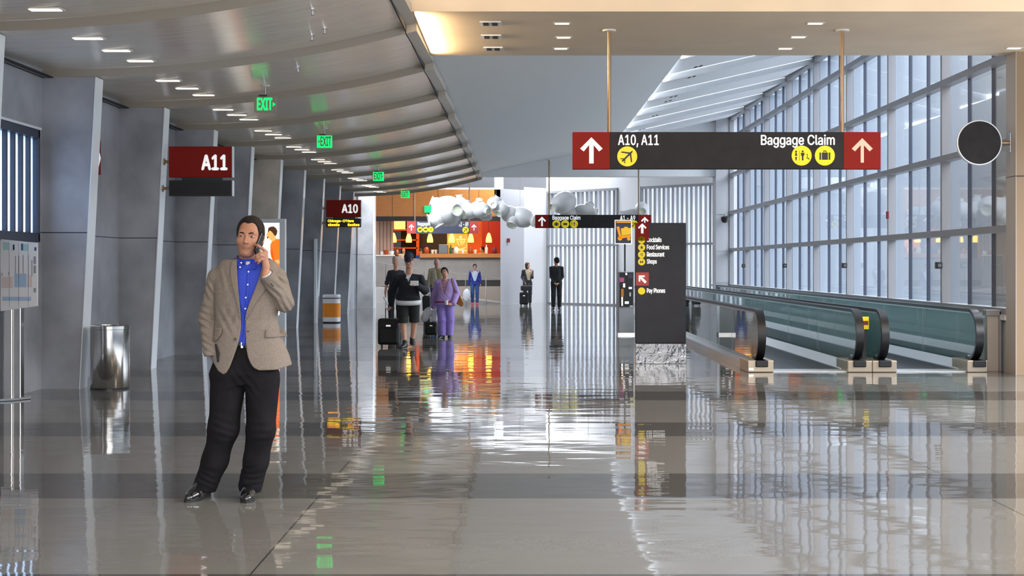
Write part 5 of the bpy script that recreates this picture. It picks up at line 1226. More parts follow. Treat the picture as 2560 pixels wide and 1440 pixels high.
# lapels, flaps and seams on the jacket, plus a dark strip as pocket shade
def strip(name, m, left, right, y0, y1, parent, off=.006, n=26, th=.006, bevel=0):
    """cloth strip between two curves px(py) laid on the torso front"""
    def fn(a, c):
        py = y0 + (y1 - y0) * a; l = np.interp(py, *left); r_ = np.interp(py, *right); px = l + (r_ - l) * c
        x, z_ = mxf(px), mz(py); return (x, front(x, z_) - off, z_)
    b = MB(); b.grid(fn, n, 6); return b.build(name, m, parent, smooth=True, solid=th, world=False)
strip('lapel', 'lapel_tweed', ([650, 672, 690, 760, 800], [577, 573, 574, 594, 601]), ([650, 700, 740, 785, 800], [589, 593.5, 597.5, 601.5, 602]), 651, 798, JK, off=.010)
strip('lapel', 'lapel_tweed', ([655, 690, 715, 745, 775, 800], [655, 648, 640, 628, 617, 612.5]), ([655, 685, 700, 712, 760, 800], [672, 674, 672, 671, 637, 613.5]), 656, 800, JK, off=.011)
b = MB(); pts = [(mx(618) + .074 * math.cos(t), .022 + .080 * math.sin(t), mz(652) + .012 + .018 * math.sin(t)) for t in np.linspace(R(-18), R(198), 24)]
b.ribbon(pts, (0, 0, .020), [(.005 * math.cos(t), .005 * math.sin(t), 0) for t in np.linspace(R(-18), R(198), 24)]); b.build('jacket_collar', 'lapel_tweed', JK, smooth=True, world=False)
strip('pocket_flap', 'lapel_tweed', ([822, 842], [662, 661]), ([818, 842], [702, 710]), 822, 842, JK, off=.009, n=6, th=.007)
strip('pocket_flap', 'lapel_tweed', ([818, 850], [533, 529]), ([818, 832, 850], [553, 552, 538]), 818, 850, JK, off=.024, n=6, th=.006)
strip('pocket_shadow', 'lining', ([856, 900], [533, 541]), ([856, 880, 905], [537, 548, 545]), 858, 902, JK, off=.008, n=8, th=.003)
b = MB(); b.disc(0, 0, .009, -.004, .004, 16)
x, z_ = mxf(588), mz(845); bmesh.ops.translate(b.bm, vec=(x, front(x, z_) - .006, z_), verts=b.bm.verts[:]); b.build('jacket_button', 'button_dark', JK, smooth=True, world=False)
b = MB(); x, z_ = mxf(618), mz(826); b.box(x - .006, x + .012, front(x, z_) - .007, front(x, z_), z_ - .002, z_ + .002); b.build('buttonhole', 'button_dark', JK, world=False)
b = MB(); d0 = Vector(mp(676, 708, -.185)); d1 = Vector(mp(684, 716, -.172)); b.tube([d0, d1], .0035, 6); b.build('cuff_seam', 'lining', JK, world=False)
# shirt
shf = loft([(z_, c, y_, w_ - .018, d_ - .018) for z_, c, y_, w_, d_ in TR], 2.3)
shf = union([shf, (rcone(mp(603, 676, .02), mp(560, 694, .02), .045, .045), .03), (rcone(mp(636, 676, .02), mp(680, 694, .02), .045, .045), .03), (rcone((mx(617), .012, mz(655)), (mx(617), .03, mz(690)), .062, .09), .03)], .03)
shf = inter(folds(shf, .003, [(mp(605, 780, -.13), .10, (1, 0, .3), .035), (mp(607, 830, -.13), .07, (.9, 0, -.4), .03)]), lambda p: np.maximum(mz(857) - p[:, 2], p[:, 2] - mz(662) - .3 * np.maximum(0, p[:, 1]) - .25 * np.abs(p[:, 0] - mx(617))), .004)
SH = field_obj('shirt', shf, (mx(530), -.2, mz(880)), (mx(710), .16, mz(640)), .006, 'shirt_blue', MAN)
f2 = lambda x, z_: front(x, z_, -.018)
b = MB(); pts = []
for a in np.linspace(R(-205), R(25), 30): pts.append((mx(618.5) + .066 * math.cos(a), .012 + .068 * math.sin(a), mz(651) + .008 - .016 * max(0, -math.sin(a))))
b.ribbon(pts, [(.004 * math.cos(a), .004 * math.sin(a), .015) for a in np.linspace(R(-205), R(25), 30)], [(.003 * math.cos(a), .003 * math.sin(a), 0) for a in np.linspace(R(-205), R(25), 30)]); b.build('shirt_collar', 'shirt_blue', SH, smooth=True, world=False)
def flap(pts):
    b = MB(); P = [b.bm.verts.new(mp(px, py, y_)) for px, py, y_ in pts]; b.face(P); b.build('collar_point', 'shirt_blue', SH, solid=.004, world=False)
flap([(592, 646, -.052), (606, 655, -.078), (603, 671, -.105), (597, 670, -.100), (590, 656, -.06)]); flap([(646, 647, -.052), (631, 657, -.078), (629, 672, -.108), (637, 673, -.104), (648, 660, -.06)])
b = MB(); b.grid(lambda a, c: (mxf(611.5 + 11 * c) - .008, -.066 - .012 * a + .014 * (2 * c - 1) ** 2, mz(654 + 8 * a)), 4, 6); b.build('undershirt', 'undershirt', SH, smooth=True, solid=.003, world=False)
def pl(a, c):
    py = 672 + 190 * a; px = np.interp(py, [672, 720, 780, 862], [615, 614.5, 609, 603]) + 7 * c; x, z_ = mxf(px), mz(py); return (x, f2(x, z_) - .004, z_)
b = MB(); b.grid(pl, 24, 2); b.build('placket', 'shirt_blue', SH, smooth=True, solid=.002, world=False)
for px, py, o_ in ((600, 657, .088), (599, 668, None), (619, 679, None), (618, 711, None), (613.5, 743, None), (612, 770, None)):
    x, z_ = mxf(px), mz(py); y_ = (f2(x, z_) - .008) if o_ is None else -o_
    if o_ is None and py == 668: y_ = -.112
    b = MB(); b.lathe([(.0055, -.003), (.0055, .003)], (x, y_, z_), 14, 'y'); b.build('shirt_button', 'button_white', SH, world=False)
b = MB(); c0 = cu_b + cu_d * .002; c1 = cu_b + cu_d * .010; b.tube([tuple(c0), tuple(c1)], [.036, .033], 20); b.build('shirt_cuff', 'undershirt', SH, smooth=True, world=False)

# phone, a thing of its own held at the ear
pa, pb = Vector(mp(656, 588, -.035)), Vector(mp(638.5, 633, -.128)); ctr = (pa + pb) / 2
PH = thing('mobile_phone', 'black mobile phone held to the ear of the man in the tweed jacket', 'phone', Vector(MAN.location) + ctr)
axl = (pb - pa).normalized(); nrm = Vector((.97, -.22, 0)); nrm = (nrm - axl * nrm.dot(axl)).normalized(); sd = axl.cross(nrm)
b = MB(); L = (pb - pa).length / 2
b.ribbon([-axl * L, axl * L], [tuple(sd * .027)] * 2, [tuple(nrm * .0065)] * 2); b.build('phone_case', 'phone_black', PH, bevel=.004, world=False)
b = MB(); b.ribbon([-axl * L * .2 + nrm * .0068, axl * L * .7 + nrm * .0068], [tuple(sd * .022)] * 2, [tuple(nrm * .0012)] * 2); b.build('back_panel', 'device_black', PH, world=False)
# ------------------------------------------------------------------ other people
mat('navy_knit', (.012, .013, .020), .85, noise=(60, .2)); mat('white_cloth', (.72, .73, .76), .8); mat('short_dark', (.016, .018, .018), .85); mat('cap_navy', (.010, .012, .035), .7); mat('skin_pale', srgb(212, 160, 135), .5); mat('trainer', (.012, .012, .013), .5); mat('trainer_white', (.7, .7, .72), .5)
mat('lilac', srgb(172, 146, 205), .9, noise=(12, .08)); mat('lilac_trouser', srgb(146, 126, 204), .85, noise=(10, .10)); mat('stripe_shirt', srgb(150, 60, 95), .8); mat('red_trim', srgb(150, 40, 90), .8); mat('beige_jacket', srgb(190, 180, 155), .85); mat('khaki', srgb(135, 122, 88), .85)
mat('jeans', srgb(52, 84, 140), .85, noise=(14, .2)); mat('sport_blue', srgb(38, 52, 150), .8); mat('sport_pale', srgb(205, 222, 240), .8); mat('pink_shoe', srgb(230, 80, 110), .5); mat('black_wool', (.010, .012, .013), .85); mat('charcoal', (.035, .036, .045), .85); mat('scarf', srgb(205, 195, 160), .9)
mat('apron_yellow', srgb(215, 165, 60), .8); mat('barista_black', (.02, .015, .015), .8); mat('bag_brown', srgb(150, 92, 28), .5, noise=(8, .15)); mat('plastic_bag', srgb(200, 215, 232), .35); mat('pink_ribbon', srgb(235, 90, 210), .6); mat('suitcase_black', (.010, .010, .011), .7, bump=(160, .001)); mat('paper_white', (.85, .86, .88), .5); mat('blue_top', srgb(30, 80, 170), .8)
m = M['stripe_shirt']; n = m.node_tree; tc_ = n.nodes.new('ShaderNodeTexCoord'); wv = n.nodes.new('ShaderNodeTexWave'); wv.bands_direction = 'Z'; wv.inputs['Scale'].default_value = 11; rp_ = n.nodes.new('ShaderNodeValToRGB')
rp_.color_ramp.interpolation = 'CONSTANT'; rp_.color_ramp.elements[0].color = srgb(140, 40, 75); rp_.color_ramp.elements[1].position = .55; rp_.color_ramp.elements[1].color = srgb(215, 195, 205)
n.links.new(tc_.outputs['Object'], wv.inputs[0]); n.links.new(wv.outputs[0], rp_.inputs[0]); n.links.new(rp_.outputs[0], n.nodes['Principled BSDF'].inputs['Base Color'])

def figure(label, px, Z, py0=None, H_=1.75, pts=None, face=0, head=None, pitch=0, roll=0, female=False, res=.012, skin='skin_pale', hair='hair_dark', hair_style='short', top='black_wool', top_hem=.92, sleeve=True, inner=None, vee=None,
           bottom='charcoal', bottom_hem=.10, loose=1.0, bulk=1.0, shoe_m='trainer', z0=0.0, turn=0, feet=None, sole=None, name='person'):
    """pts gives joints as picture points (px, py, dy); everything else follows a standing pose scaled to height H_"""
    k = H_ / 1.75; loc = Vector((X(px, Z), Z, z0)); t = thing(name, label, 'person', loc)
    t.rotation_euler = (0, 0, turn)
    J = dict(head=(0, -.02, 1.615), sL=(-.185, .01, 1.42), sR=(.185, .01, 1.42), eL=(-.225, .03, 1.13), eR=(.225, .03, 1.13), wL=(-.235, -.04, .89), wR=(.235, -.04, .89), hL=(-.235, -.07, .78), hR=(.235, -.07, .78),
             pL=(-.095, .0, .93), pR=(.095, .0, .93), kL=(-.10, -.02, .50), kR=(.10, -.02, .50), aL=(-.10, .03, .09), aR=(.10, .03, .09))
    J = {a: np.array(v, np.float32) * k for a, v in J.items()}
    if pts:
        for a, v in pts.items():
            d = v[2] if len(v) > 2 else 0; J[a] = np.array((X(v[0], Z + d) - loc.x, d, H(v[1], Z + d) - z0), np.float32)
    hs = k * .98 if not female else k * .93
    hy = R(face)
    hp_ = placed(head_parts(female), J['head'], hy, R(pitch), R(roll), hs)
    Sx = (J['sL'] + J['sR']) / 2; Px = (J['pL'] + J['pR']) / 2; nk = Sx + A(0, .015, .05 * k)
    fs = [(rcone(J['head'] + A(0, .025, -.05) * k, nk + A(0, .01, -.02 * k), .052 * k, .060 * k), .03), (rcone(Sx + A(0, .02, -.12 * k), Px + A(0, .01, .04 * k), .115 * k, .115 * k, ((0, 1, 0), .78)), .05)]
    sideV = {}
    for s in 'LR':
        fs += [(rcone(Sx + A(0, .01, -.02 * k), J['s' + s] + A(0, 0, -.035 * k), .052 * k, .045 * k), .04), (rcone(J['s' + s] + A(0, 0, -.03 * k), J['e' + s], .046 * k, .038 * k), .02), (rcone(J['e' + s], J['w' + s], .037 * k, .025 * k), .02)]
        a, b_ = J['w' + s], J['h' + s]; d = b_ - a; L = np.linalg.norm(d); d = d / L; lat = np.cross(d, A(1, .2, .1)); lat /= np.linalg.norm(lat); fs.append((rcone(a, a + d * .065 * k, .023 * k, .032 * k, (np.cross(d, lat), .5)), .012)); 
        nrm_ = np.cross(d, lat)
        for i, (u, ln) in enumerate(((-.027, .066), (-.009, .076), (.009, .072), (.027, .056))):
            q0 = a + d * .075 * k + lat * u * k; q1 = q0 + d * ln * .55 * k + nrm_ * .008 * k; q2 = q1 + d * ln * .35 * k + nrm_ * .022 * k; fs += [(rcone(q0, q1, .0095 * k, .0088 * k), .004), (rcone(q1, q2, .0088 * k, .0075 * k), .004)]
        q0 = a + d * .035 * k - lat * .024 * k; fs += [(rcone(q0, q0 + (d * .035 - lat * .020) * k, .012 * k, .0105 * k), .006), (rcone(q0 + (d * .035 - lat * .020) * k, q0 + (d * .065 - lat * .022) * k, .0105 * k, .0085 * k), .004)]
        fs += [(rcone(J['p' + s], J['k' + s], .082 * k, .052 * k), .04), (rcone(J['k' + s], J['a' + s], .054 * k, .036 * k), .02), (rcone(J['a' + s] + A(0, 0, -.02 * k), J['a' + s] + A(0, -.07 * k * (-1 if feet and feet.get(s, (0, -1, 0))[1] > 0 else 1), -.05 * k), .030 * k, .018 * k), .02)]
    body_f = union([hp_] + fs, .02)
    al = np.stack(list(J.values())); lo = al.min(0) - .22 * k; hi = al.max(0) + .22 * k; lo[2] = .005
    bd_ = field_obj('body', body_f, lo, hi, res, [skin, 'lips'], t, lambda c: lips_mask(hp_.to_local(c)).astype(int), relax=1)
    if res < .0075: eyes(t, hp_); brows(t, hp_, hair)
    # clothes
    tw = bulk * k
    def lerp(a, b_, u): return a + (b_ - a) * u
    rows = []
    for u, w_, d_ in ((1.0, .115, .080), (.90, .155, .100), (.70, .162, .120), (.40, .152, .118), (.12, .165, .125), (-.10, .178, .130), (-.35, .185, .13), (-1.1, .21, .15)):
        c = lerp(Px + A(0, 0, .03 * k), Sx, u); rows.append((c[2], c[0], c[1] + .005, w_ * tw, d_ * tw))
    tl = loft(rows, 2.3); hem_z = top_hem * k if top_hem < 3 else top_hem
    tp = [tl] + [(rcone(Sx + A(0, .01, -.01 * k), J['s' + s] + A(0, .005, -.030 * k), .060 * tw, .052 * tw), .04) for s in 'LR']
    tpf = union(tp, .03); tpf = inter(tpf, lambda p: hem_z - p[:, 2], .006)
    if sleeve:
        sl = []
        for s in 'LR':
            e1 = lerp(J['e' + s], J['w' + s], .92 if sleeve is True else sleeve); sl += [(rcone(J['s' + s] + A(0, 0, -.034 * k), J['e' + s], .054 * tw * (1 + (loose - 1) * .3), .052 * tw * loose), .02), (rcone(J['e' + s], e1, .052 * tw * loose, .041 * tw * loose), .02)]
        tpf = union([tpf, (union([f for f, _ in sl], .02), .012)], .012)
    rngp = np.random.RandomState(int(abs(px * 7 + Z)))
    tpf = folds(tpf, .005 * k, [(J['e' + s], .10 * k, (.3, .1, 1), .06) for s in 'LR'] + [(lerp(Px, Sx, .3) + A(rngp.uniform(-.1, .1), -.1, 0), .12, (.7, 0, .7), .07)])
    tpf = sub(tpf, rcone(J['head'] + A(0, -.02, -.09) * k, nk + A(0, -.03 * k, .0), .060 * k, .052 * k), .006)
    if vee:
        vx, vt, vb, vw = vee                                   # centre px, top py, bottom py, half width px at the top
        cxv = X(vx, Z - .12) - loc.x; zt, zb_ = H(vt, Z) - z0, H(vb, Z) - z0; wv_ = vw * Z / FPX
        V_ = lambda p: np.maximum((np.abs(p[:, 0] - cxv) - wv_ * np.clip((p[:, 2] - zb_) / (zt - zb_), 0, 1.2)) * .9, np.maximum(zb_ - p[:, 2], p[:, 1] + .02 * k))
        full = tpf; tpf = sub(tpf, lambda p: np.maximum(V_(p), -(tl(p) + .02 * k)) * 0 + V_(p), .004)
        inn = union([loft([(r_[0], r_[1], r_[2], r_[3] - .014 * k, r_[4] - .016 * k) for r_ in rows], 2.3), (rcone(Sx + A(0, .0, -.01 * k), nk + A(0, .0, .01 * k), .075 * k, .062 * k), .03)], .02)
        inn = inter(inn, lambda p: np.maximum(hem_z + .03 - p[:, 2], p[:, 2] - (Sx[2] + .055 * k)), .004); inn = sub(inn, rcone(J['head'] + A(0, -.03, -.09) * k, nk + A(0, -.05 * k, .01), .055 * k, .045 * k), .006)
        field_obj('shirt', inn, lo, hi, res, inner, t)
    field_obj('top', tpf, lo, hi, res, top, t)
    bz = bottom_hem * k
    hipf = loft([(Px[2] - .06 * k, Px[0], .005, .165 * tw, .115 * tw), (Px[2] + .02 * k, Px[0], .008, .172 * tw, .125 * tw), (max(hem_z + .03, Px[2] + .10 * k), Px[0], .008, .155 * tw, .112 * tw)], 2.2)
    lf = []
    for s in 'LR':
        f = union([rcone(J['p' + s] + A(0, 0, -.02), J['k' + s], .100 * k * bulk, .076 * k * loose), (rcone(J['k' + s], J['a' + s], .076 * k * loose, .064 * k * loose), .03)], .02); lf.append((f, .03 if s == 'L' else .008))
    bf = inter(folds(union([hipf] + lf, .04), .004 * k, [(J['k' + s] + A(0, -.06, 0), .10 * k, (.2, 0, 1), .06) for s in 'LR']), lambda p: bz - p[:, 2], .006)
    field_obj('trousers' if bottom_hem < .4 else 'shorts', bf, lo, hi, res, bottom, t)
    for s in 'LR':
        a = J['a' + s]; fd = A(*(feet[s] if feet and s in feet else (0, -1, 0))); fd = fd / np.linalg.norm(fd); g = a + A(0, 0, -.045 * k)
        sf = union([rcone(g - fd * .035 * k, g + fd * .08 * k + A(0, 0, -.012 * k), .043 * k, .043 * k), rcone(g + fd * .08 * k + A(0, 0, -.012 * k), g + fd * .17 * k + A(0, 0, -.022 * k), .043 * k, .030 * k), rcone(g, a + A(0, 0, .03 * k), .042 * k, .044 * k)], .03)
        fz = a[2] - .09 * k; sf = inter(sf, lambda p, q=fz: q + .004 - p[:, 2], .004)
        so = field_obj('shoe', sf, a - .28 * k, a + .28 * k, min(res, .010), shoe_m, t)
        if sole:
            sf2 = inter(union([rcone(g - fd * .04 * k, g + fd * .17 * k, .047 * k, .036 * k)], .01), lambda p, q=fz: np.maximum(q + .002 - p[:, 2], p[:, 2] - q - .032 * k), .003); field_obj('sole', sf2, a - .28 * k, a + .28 * k, min(res, .010), sole, so)
    hb = None
    if hair_style == 'short': hb = hair_field(.012)
    elif hair_style == 'bald': hb = hair_field(.008, ([-.12, -.02, .0, .02, .05, .10], [.3, .3, .02, .0, -.0, -.02])); hb = inter(hb, lambda p: p[:, 2] - .05, .01)
    elif hair_style == 'long': hb = union([hair_field(.016, ([-.12, -.075, -.06, -.04, .0, .1], [.085, .07, .02, -.07, -.12, -.16]), False), (inter(ell((0, .03, -.05), (.092, .085, .12)), lambda p: -.020 - p[:, 1], .01), .02)], .02)
    elif hair_style == 'bob': hb = hair_field(.016, ([-.12, -.085, -.068, -.05, -.03, .0, .1], [.078, .074, .06, .0, -.05, -.075, -.10]), False)
    if hb is not None: field_obj('hair', placed(hb, J['head'], hy, R(pitch), R(roll), hs), J['head'] - .24, J['head'] + .24, min(res, .009), hair, t)
    if hair_style == 'cap':
        field_obj('hair', placed(hair_field(.008), J['head'], hy, R(pitch), R(roll), hs), J['head'] - .22, J['head'] + .22, min(res, .009), hair, t)
        cf = inter(ell((0, .012, .045), (.090, .111, .098)), lambda p: .045 - p[:, 2] - .12 * p[:, 1], .006)
        bill = inter(ell((0, -.095, .050), (.072, .085, .05)), lambda p: np.abs(p[:, 2] - .052 - .35 * (p[:, 1] + .09) + 6 * p[:, 0] ** 2) - .006, .004); bill = inter(bill, lambda p: p[:, 1] + .07, .004)
        c_ = field_obj('cap', placed(cf, J['head'], hy, R(pitch), R(roll), hs), J['head'] - .24, J['head'] + .24, min(res, .007), skin if False else 'cap_navy', t)
        field_obj('bill', placed(bill, J['head'], hy, R(pitch), R(roll), hs), J['head'] - .26, J['head'] + .26, min(res, .006), 'cap_navy', c_, relax=1)
    return t, J, loc

def suitcase(label, px0, px1, ytop, ybot, Z, handle_top, m='suitcase_black', tilt=0, name='suitcase', group=None):
    x0, x1, z1 = X(px0, Z), X(px1, Z), H(ytop, Z); zb = .05; t = thing(name, label, 'suitcase', ((x0 + x1) / 2, Z, 0), group); w_ = (x1 - x0) / 2; D = min(.14, w_ * .75)
    f = rbox((0, 0, (zb + z1) / 2), (w_, D, (z1 - zb) / 2), .045); field_obj('shell', f, (-w_ - .03, -D - .03, zb - .03), (w_ + .03, D + .03, z1 + .03), .010, m, t, relax=1)
    f = rbox((0, -D, zb + (z1 - zb) * .36), (w_ * .84, .025, (z1 - zb) * .30), .02); field_obj('front_pocket', f, (-w_, -D - .05, zb), (w_, -D + .05, z1), .008, m, t, relax=1)
    b = MB(); b.box(-w_ * .22, w_ * .22, -D - .004, -D + .01, zb + (z1 - zb) * .70, zb + (z1 - zb) * .76); b.build('name_plate', 'steel', t, world=False)
    hz = H(handle_top, Z); hx = w_ * .36
    b = MB(); b.tube([(-hx, D * .6, z1 - .05), (-hx, D * .6, hz), (hx, D * .6, hz), (hx, D * .6, z1 - .05)], [.009, .012, .012, .009], 8); b.build('handle', 'device_black', t, world=False)
    for s in (-1, 1):
        b = MB(); b.lathe([(.028, -.012), (.028, .012)], (s * w_ * .72, D * .4, .028), 16, 'x'); b.build('wheel', 'black_rubber', t, world=False)
        b = MB(); b.box(s * w_ * .72 - .015, s * w_ * .72 + .015, D * .4 - .02, D * .4 + .02, .03, .09); b.build('wheel_mount', 'device_black', t, world=False)
        b = MB(); b.box(s * w_ * .6 - .012, s * w_ * .6 + .012, -D * .7, -D * .7 + .03, 0, .08); b.build('foot', 'device_black', t, world=False)
    return t

# man in the cap walking towards the camera with a black suitcase
Zc = 25.0
figure('man in navy cap, dark sweater and shorts looking at a white device', 1020, Zc, H_=1.80, pitch=26, head=None, res=.0072, hair_style='cap', top='navy_knit', inner='white_cloth', vee=(1021, 655, 706, 17), bottom='short_dark', bottom_hem=.455, loose=1.16, bulk=1.16, sole='trainer_white',
       top_hem=.885, pts=dict(head=(1022, 649, -.06), sL=(993, 692), sR=(1052, 691), eL=(981, 730, .14), eR=(1062, 727, -.02), wL=(978, 762, .26), wR=(1043, 713, -.26), hL=(973, 775, .34), hR=(1031, 709, -.30),
                 pL=(1009, 745), pR=(1034, 745), kL=(1008, 806, -.06), kR=(1036, 806, .06), aL=(1012, 858, -.10), aR=(1031, 850, .12)), feet={'L': (-.25, -1, 0), 'R': (.15, -1, 0)})
CAP = [o for o in COL.objects if o.get('label', '').startswith('man in navy cap')][0]
b = MB(); kx = CAP.location
x0_, z0_ = X(989, Zc) - kx.x, H(757, Zc); n_ = 24
b.grid(lambda a, c: (lambda th: (X(1021, Zc) - kx.x + .236 * math.cos(th), .01 - .178 * math.sin(th), H(755, Zc) - .040 + .085 * c - .022 * math.sin(th)))(2 * math.pi * a), 40, 1); b.build('shirt_hem', 'white_cloth', CAP, smooth=True, solid=.006, world=False)
b = MB(); b.lathe([(.018, -.004), (.018, .004)], (X(1017.5, Zc - .16) - kx.x, -.168, H(694, Zc - .16)), 12, 'y'); b.build('sweater_button', 'button_white', CAP, world=False)
b = MB(); c = (X(1036, Zc - .33), Zc - .33, H(708, Zc - .33)); b.box(c[0] - .075, c[0] + .075, c[1] - .01, c[1] + .008, c[2] - .045, c[2] + .045); o = b.build('tablet', 'paper_white', bevel=.006); tag(o, 'small white device held by the man in the cap', 'device')
suitcase('large black wheeled suitcase with pink ribbon beside the man in the cap', 946, 999, 796, 868, Zc + .33, 772)
SU = [o for o in COL.objects if o.get('label', '').startswith('large black wheeled')][0]
b = MB(); zz = H(805, Zc); q = SU.location; xx = X(997, Zc) - q.x
b.lathe([(.005, -.03), (.035, -.015), (.02, 0), (.035, .018), (.004, .03)], (xx, -.16, zz), 10, 'x'); b.tube([(xx, -.16, zz), (xx - .03, -.17, zz - .07)], .012, 6); b.build('ribbon', 'pink_ribbon', SU, smooth=True, world=False)
b = MB(); b.tube([(X(945, Zc) - q.x, -.03, H(825, Zc)), (X(944, Zc) - q.x, -.05, H(842, Zc)), (X(945, Zc) - q.x, -.03, H(850, Zc))], .012, 6); b.build('ribbon', 'pink_ribbon', SU, smooth=True, world=False)

# woman in lilac
Zw = 28.5
figure('woman in lilac jacket and wide lilac trousers with brown shoulder bag', 1112, Zw, H_=1.53, face=-8, pitch=-6, roll=-14, female=True, res=.0074, hair_style='bob', top='lilac', inner='stripe_shirt', vee=(1110, 690, 738, 13), bottom='lilac_trouser', bottom_hem=.06, loose=1.36, bulk=1.22, sole='trainer_white', top_hem=.80,
       pts=dict(head=(1112, 681, -.03), sL=(1094, 703), sR=(1133, 702), eL=(1087, 735, .13), eR=(1141, 734, .03), wL=(1083, 764, .26), wR=(1133, 760, -.14), hL=(1085, 775, .34), hR=(1122, 759, -.19),
                 pL=(1102, 758), pR=(1122, 758), kL=(1105, 800, -.03), kR=(1125, 800), aL=(1106, 837, -.04), aR=(1124, 837)), feet={'L': (-.4, -1, 0), 'R': (.1, -1, 0)})
WO = [o for o in COL.objects if o.get('label', '').startswith('woman in lilac')][0]; q = WO.location
b = MB(); b.grid(lambda a, c: (X(1112, Zw) - q.x + .208 * math.cos(2 * math.pi * a), .005 - .15 * math.sin(2 * math.pi * a), H(756, Zw) + .03 * c), 36, 1); b.build('waistband', 'red_trim', WO, smooth=True, solid=.006, world=False)
c = (X(1116, Zw - .24), Zw - .24, H(757, Zw - .24)); b = MB(); b.lathe([(.03, -.04), (.042, .05), (.044, .055)], (c[0], c[1], c[2]), 16); o = b.build('cup', 'paper_white', smooth=True); tag(o, 'white paper cup held by the woman in lilac', 'cup')
t = thing('shoulder_bag', 'brown triangular shoulder bag hanging from the woman in lilac', 'bag', (X(1148, Zw), Zw + .17, H(767, Zw)))
b = MB(); b.prism([(X(1139, Zw), H(758, Zw)), (X(1143, Zw), H(733, Zw)), (X(1147, Zw), H(732, Zw)), (X(1159, Zw), H(758, Zw)), (X(1157, Zw), H(766, Zw)), (X(1151, Zw), H(767, Zw))], Zw + .10, Zw + .24); b.build('pouch', 'bag_brown', t, bevel=.03, seg=3)
b = MB(); P_ = lambda px, py, d: (X(px, Zw + d), Zw + d, H(py, Zw + d)); b.ribbon([P_(1145, 736, .12), P_(1141, 731, -.10), P_(1136, 725, -.17), P_(1132, 716, -.19), P_(1129, 703, -.14), P_(1129, 696, -.03), P_(1133, 700, .10), P_(1141, 728, .10), P_(1147, 734, .18)], (.010, 0, .004), (0, .004, 0)); b.build('strap', 'bag_brown', t, smooth=True)
suitcase('small black wheeled case beside the woman in lilac', 1063, 1094, 805, 838, Zw + .34, 772)
t = thing('carrier_bag', 'crumpled white carrier bag tied on the small black case', 'bag', (X(1068, Zw + .26), Zw + .26, H(805, Zw + .34) + .035))
f = folds(union([ell((0, 0, .14), (.10, .08, .16), ('Y', .5)), ell((-.06, 0, .05), (.07, .06, .08))], .04), .010, [((0, -.08, .12), .12, (.8, 0, .3), .09)])
field_obj('bag', f, (-.25, -.2, -.08), (.25, .2, .4), .010, 'plastic_bag', t); M['plastic_bag'].node_tree.nodes['Principled BSDF'].inputs['Base Color'].default_value = srgb(222, 224, 230)
b = MB(); c = (X(1086, Zw + .24), Zw + .24, H(806, Zw + .34)); b.box(c[0] - .06, c[0] + .06, c[1] - .035, c[1] + .035, c[2] + .02, c[2] + .28); o = b.build('white_pouch', 'white_cloth', bevel=.025, seg=3); tag(o, 'upright white cloth pouch on top of the small black case', 'bag')

# people behind them
figure('person in dark top with white hair walking behind the man in the cap', 988, 33.0, H_=1.70, res=.010, hair='hair_grey', hair_style='short', top='charcoal', sleeve=.15, bottom='charcoal', pts=dict(sL=(974, 678), eL=(967, 707), wL=(963, 733), hL=(964, 745), head=(989, 653)))
Zq = 32.9
b = MB(); b.prism([(X(958, Zq), H(742, Zq)), (X(962, Zq), H(741, Zq)), (X(973, Zq), H(760, Zq)), (X(969, Zq), H(764, Zq))], Zq - .10, Zq - .04); o = b.build('magazine', 'paper_white', bevel=.01); tag(o, 'rolled pale magazine held by the person behind the man in the cap', 'magazine')
figure('balding older man in open beige jacket and jeans behind the woman in lilac', 1092, 40.0, H_=1.74, res=.010, face=10, hair='hair_grey', hair_style='bald', top='beige_jacket', inner='khaki', vee=(1098, 672, 730, 9), bottom='jeans', bulk=1.1, top_hem=.86)
t = thing('holdall', 'upright black holdall behind the lilac woman', 'bag', (X(1067, 36.0), 36.0, 0))
b = MB(); Zh = 36.0; b.prism([(X(1057, Zh), H(778, Zh)), (X(1056, Zh), H(742, Zh)), (X(1062, Zh), H(738, Zh)), (X(1076, Zh), H(740, Zh)), (X(1077, Zh), H(779, Zh))], Zh - .1, Zh + .1); b.build('bag', 'suitcase_black', t, bevel=.03, seg=3)
b = MB(); b.box(X(1059, Zh), X(1075, Zh), Zh - .08, Zh + .08, .0, H(777, Zh)); b.build('base', 'suitcase_black', t, bevel=.02)
b = MB(); b.tube([(X(1061, Zh), Zh, H(740, Zh)), (X(1061, Zh), Zh, H(722, Zh)), (X(1073, Zh), Zh, H(722, Zh)), (X(1073, Zh), Zh, H(741, Zh))], .012, 8); b.build('handle', 'device_black', t)
figure('woman in blue and white sports top and jeans with pink shoes near the cafe ramp', 1187, 53.0, H_=1.60, res=.011, female=True, hair_style='bob', top='sport_blue', inner='sport_pale', vee=(1187, 676, 708, 12), bottom='jeans', shoe_m='pink_shoe', top_hem=.86, pts=dict(wL=(1171, 714, .0), hL=(1171, 721, -.03)))
t = thing('carrier_bag', 'pale blue plastic bag carried by the woman in the blue and white top', 'bag', (X(1167, 52.8), 52.8, H(753, 52.8)))
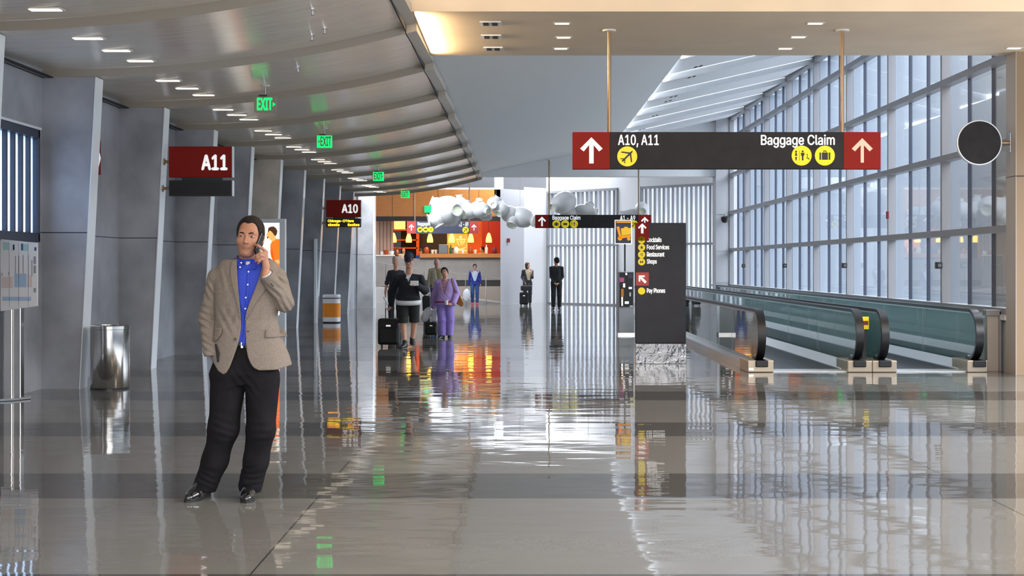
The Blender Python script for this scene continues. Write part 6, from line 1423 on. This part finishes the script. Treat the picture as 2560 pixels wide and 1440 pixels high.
f = folds(ell((0, 0, .24), (.15, .10, .25)), .006, [((0, -.1, .2), .2, (.8, 0, .5), .11)]); field_obj('bag', f, (-.25, -.2, -.05), (.25, .2, .55), .014, 'plastic_bag', t)
figure('curly haired woman in dark coat with cream scarf standing beside luggage', 1319, 52.3, H_=1.66, res=.012, female=True, face=60, hair='hair_brown', hair_style='long', top='charcoal', inner='scarf', vee=(1322, 680, 712, 8), bottom='charcoal', top_hem=.80, pts=dict(eR=(1331, 694, -.1), wR=(1326, 684, -.25), hR=(1322, 677, -.28), wL=(1312, 706, -.2), hL=(1316, 712, -.25)))
suitcase('black wheeled case in front of the woman with the cream scarf', 1299, 1321, 731, 762, 51.7, 724)
b = MB(); Zg = 51.7; f = rbox((0, 0, .09), (.22, .12, .10), .05); o = field_obj('tote_bag', f, (-.3, -.2, -.05), (.3, .2, .25), .014, 'charcoal', None, loc=(X(1316, Zg), Zg, H(730, Zg) + .06)); tag(o, 'dark soft bag lying on the black wheeled case', 'bag'); b.bm.free()
figure('person in black seen from behind with hands clasped behind the back', 1391, 46.6, H_=1.82, res=.010, face=-150, hair_style='short', top='black_wool', bottom='black_wool', top_hem=.84, shoe_m='shoe_leather', turn=0, feet={'L': (-.2, 1, 0), 'R': (.2, 1, 0)},
       pts=dict(eL=(1378, 692, .02), eR=(1406, 692, .02), wL=(1386, 708, -.16), wR=(1397, 708, -.16), hL=(1393, 711, -.20), hR=(1389, 712, -.22)))
# cafe staff and guests behind the counter
zf = .66
for px, Zp_, Hh, lab, kw in ((993, 59.2, 1.62, 'cafe worker with reddish lit face at the left of the shelves', dict(top='barista_black')), (1009, 58.6, 1.66, 'cafe worker in white top at the left end of the counter', dict(top='white_cloth', hair='hair_brown')),
                             (1052, 58.9, 1.60, 'cafe worker in blue top behind the man in the cap', dict(top='blue_top', hair_style='cap')), (1132, 58.3, 1.62, 'cafe worker in black leaning in front of the cup banner', dict(top='barista_black', face=-30, pitch=15)),
                             (1205, 58.6, 1.70, 'server in yellow top facing left behind the counter', dict(top='apron_yellow', face=-70))):
    figure(lab, px, Zp_ - .0, H_=Hh, z0=zf, res=.016, bottom='barista_black', **kw)
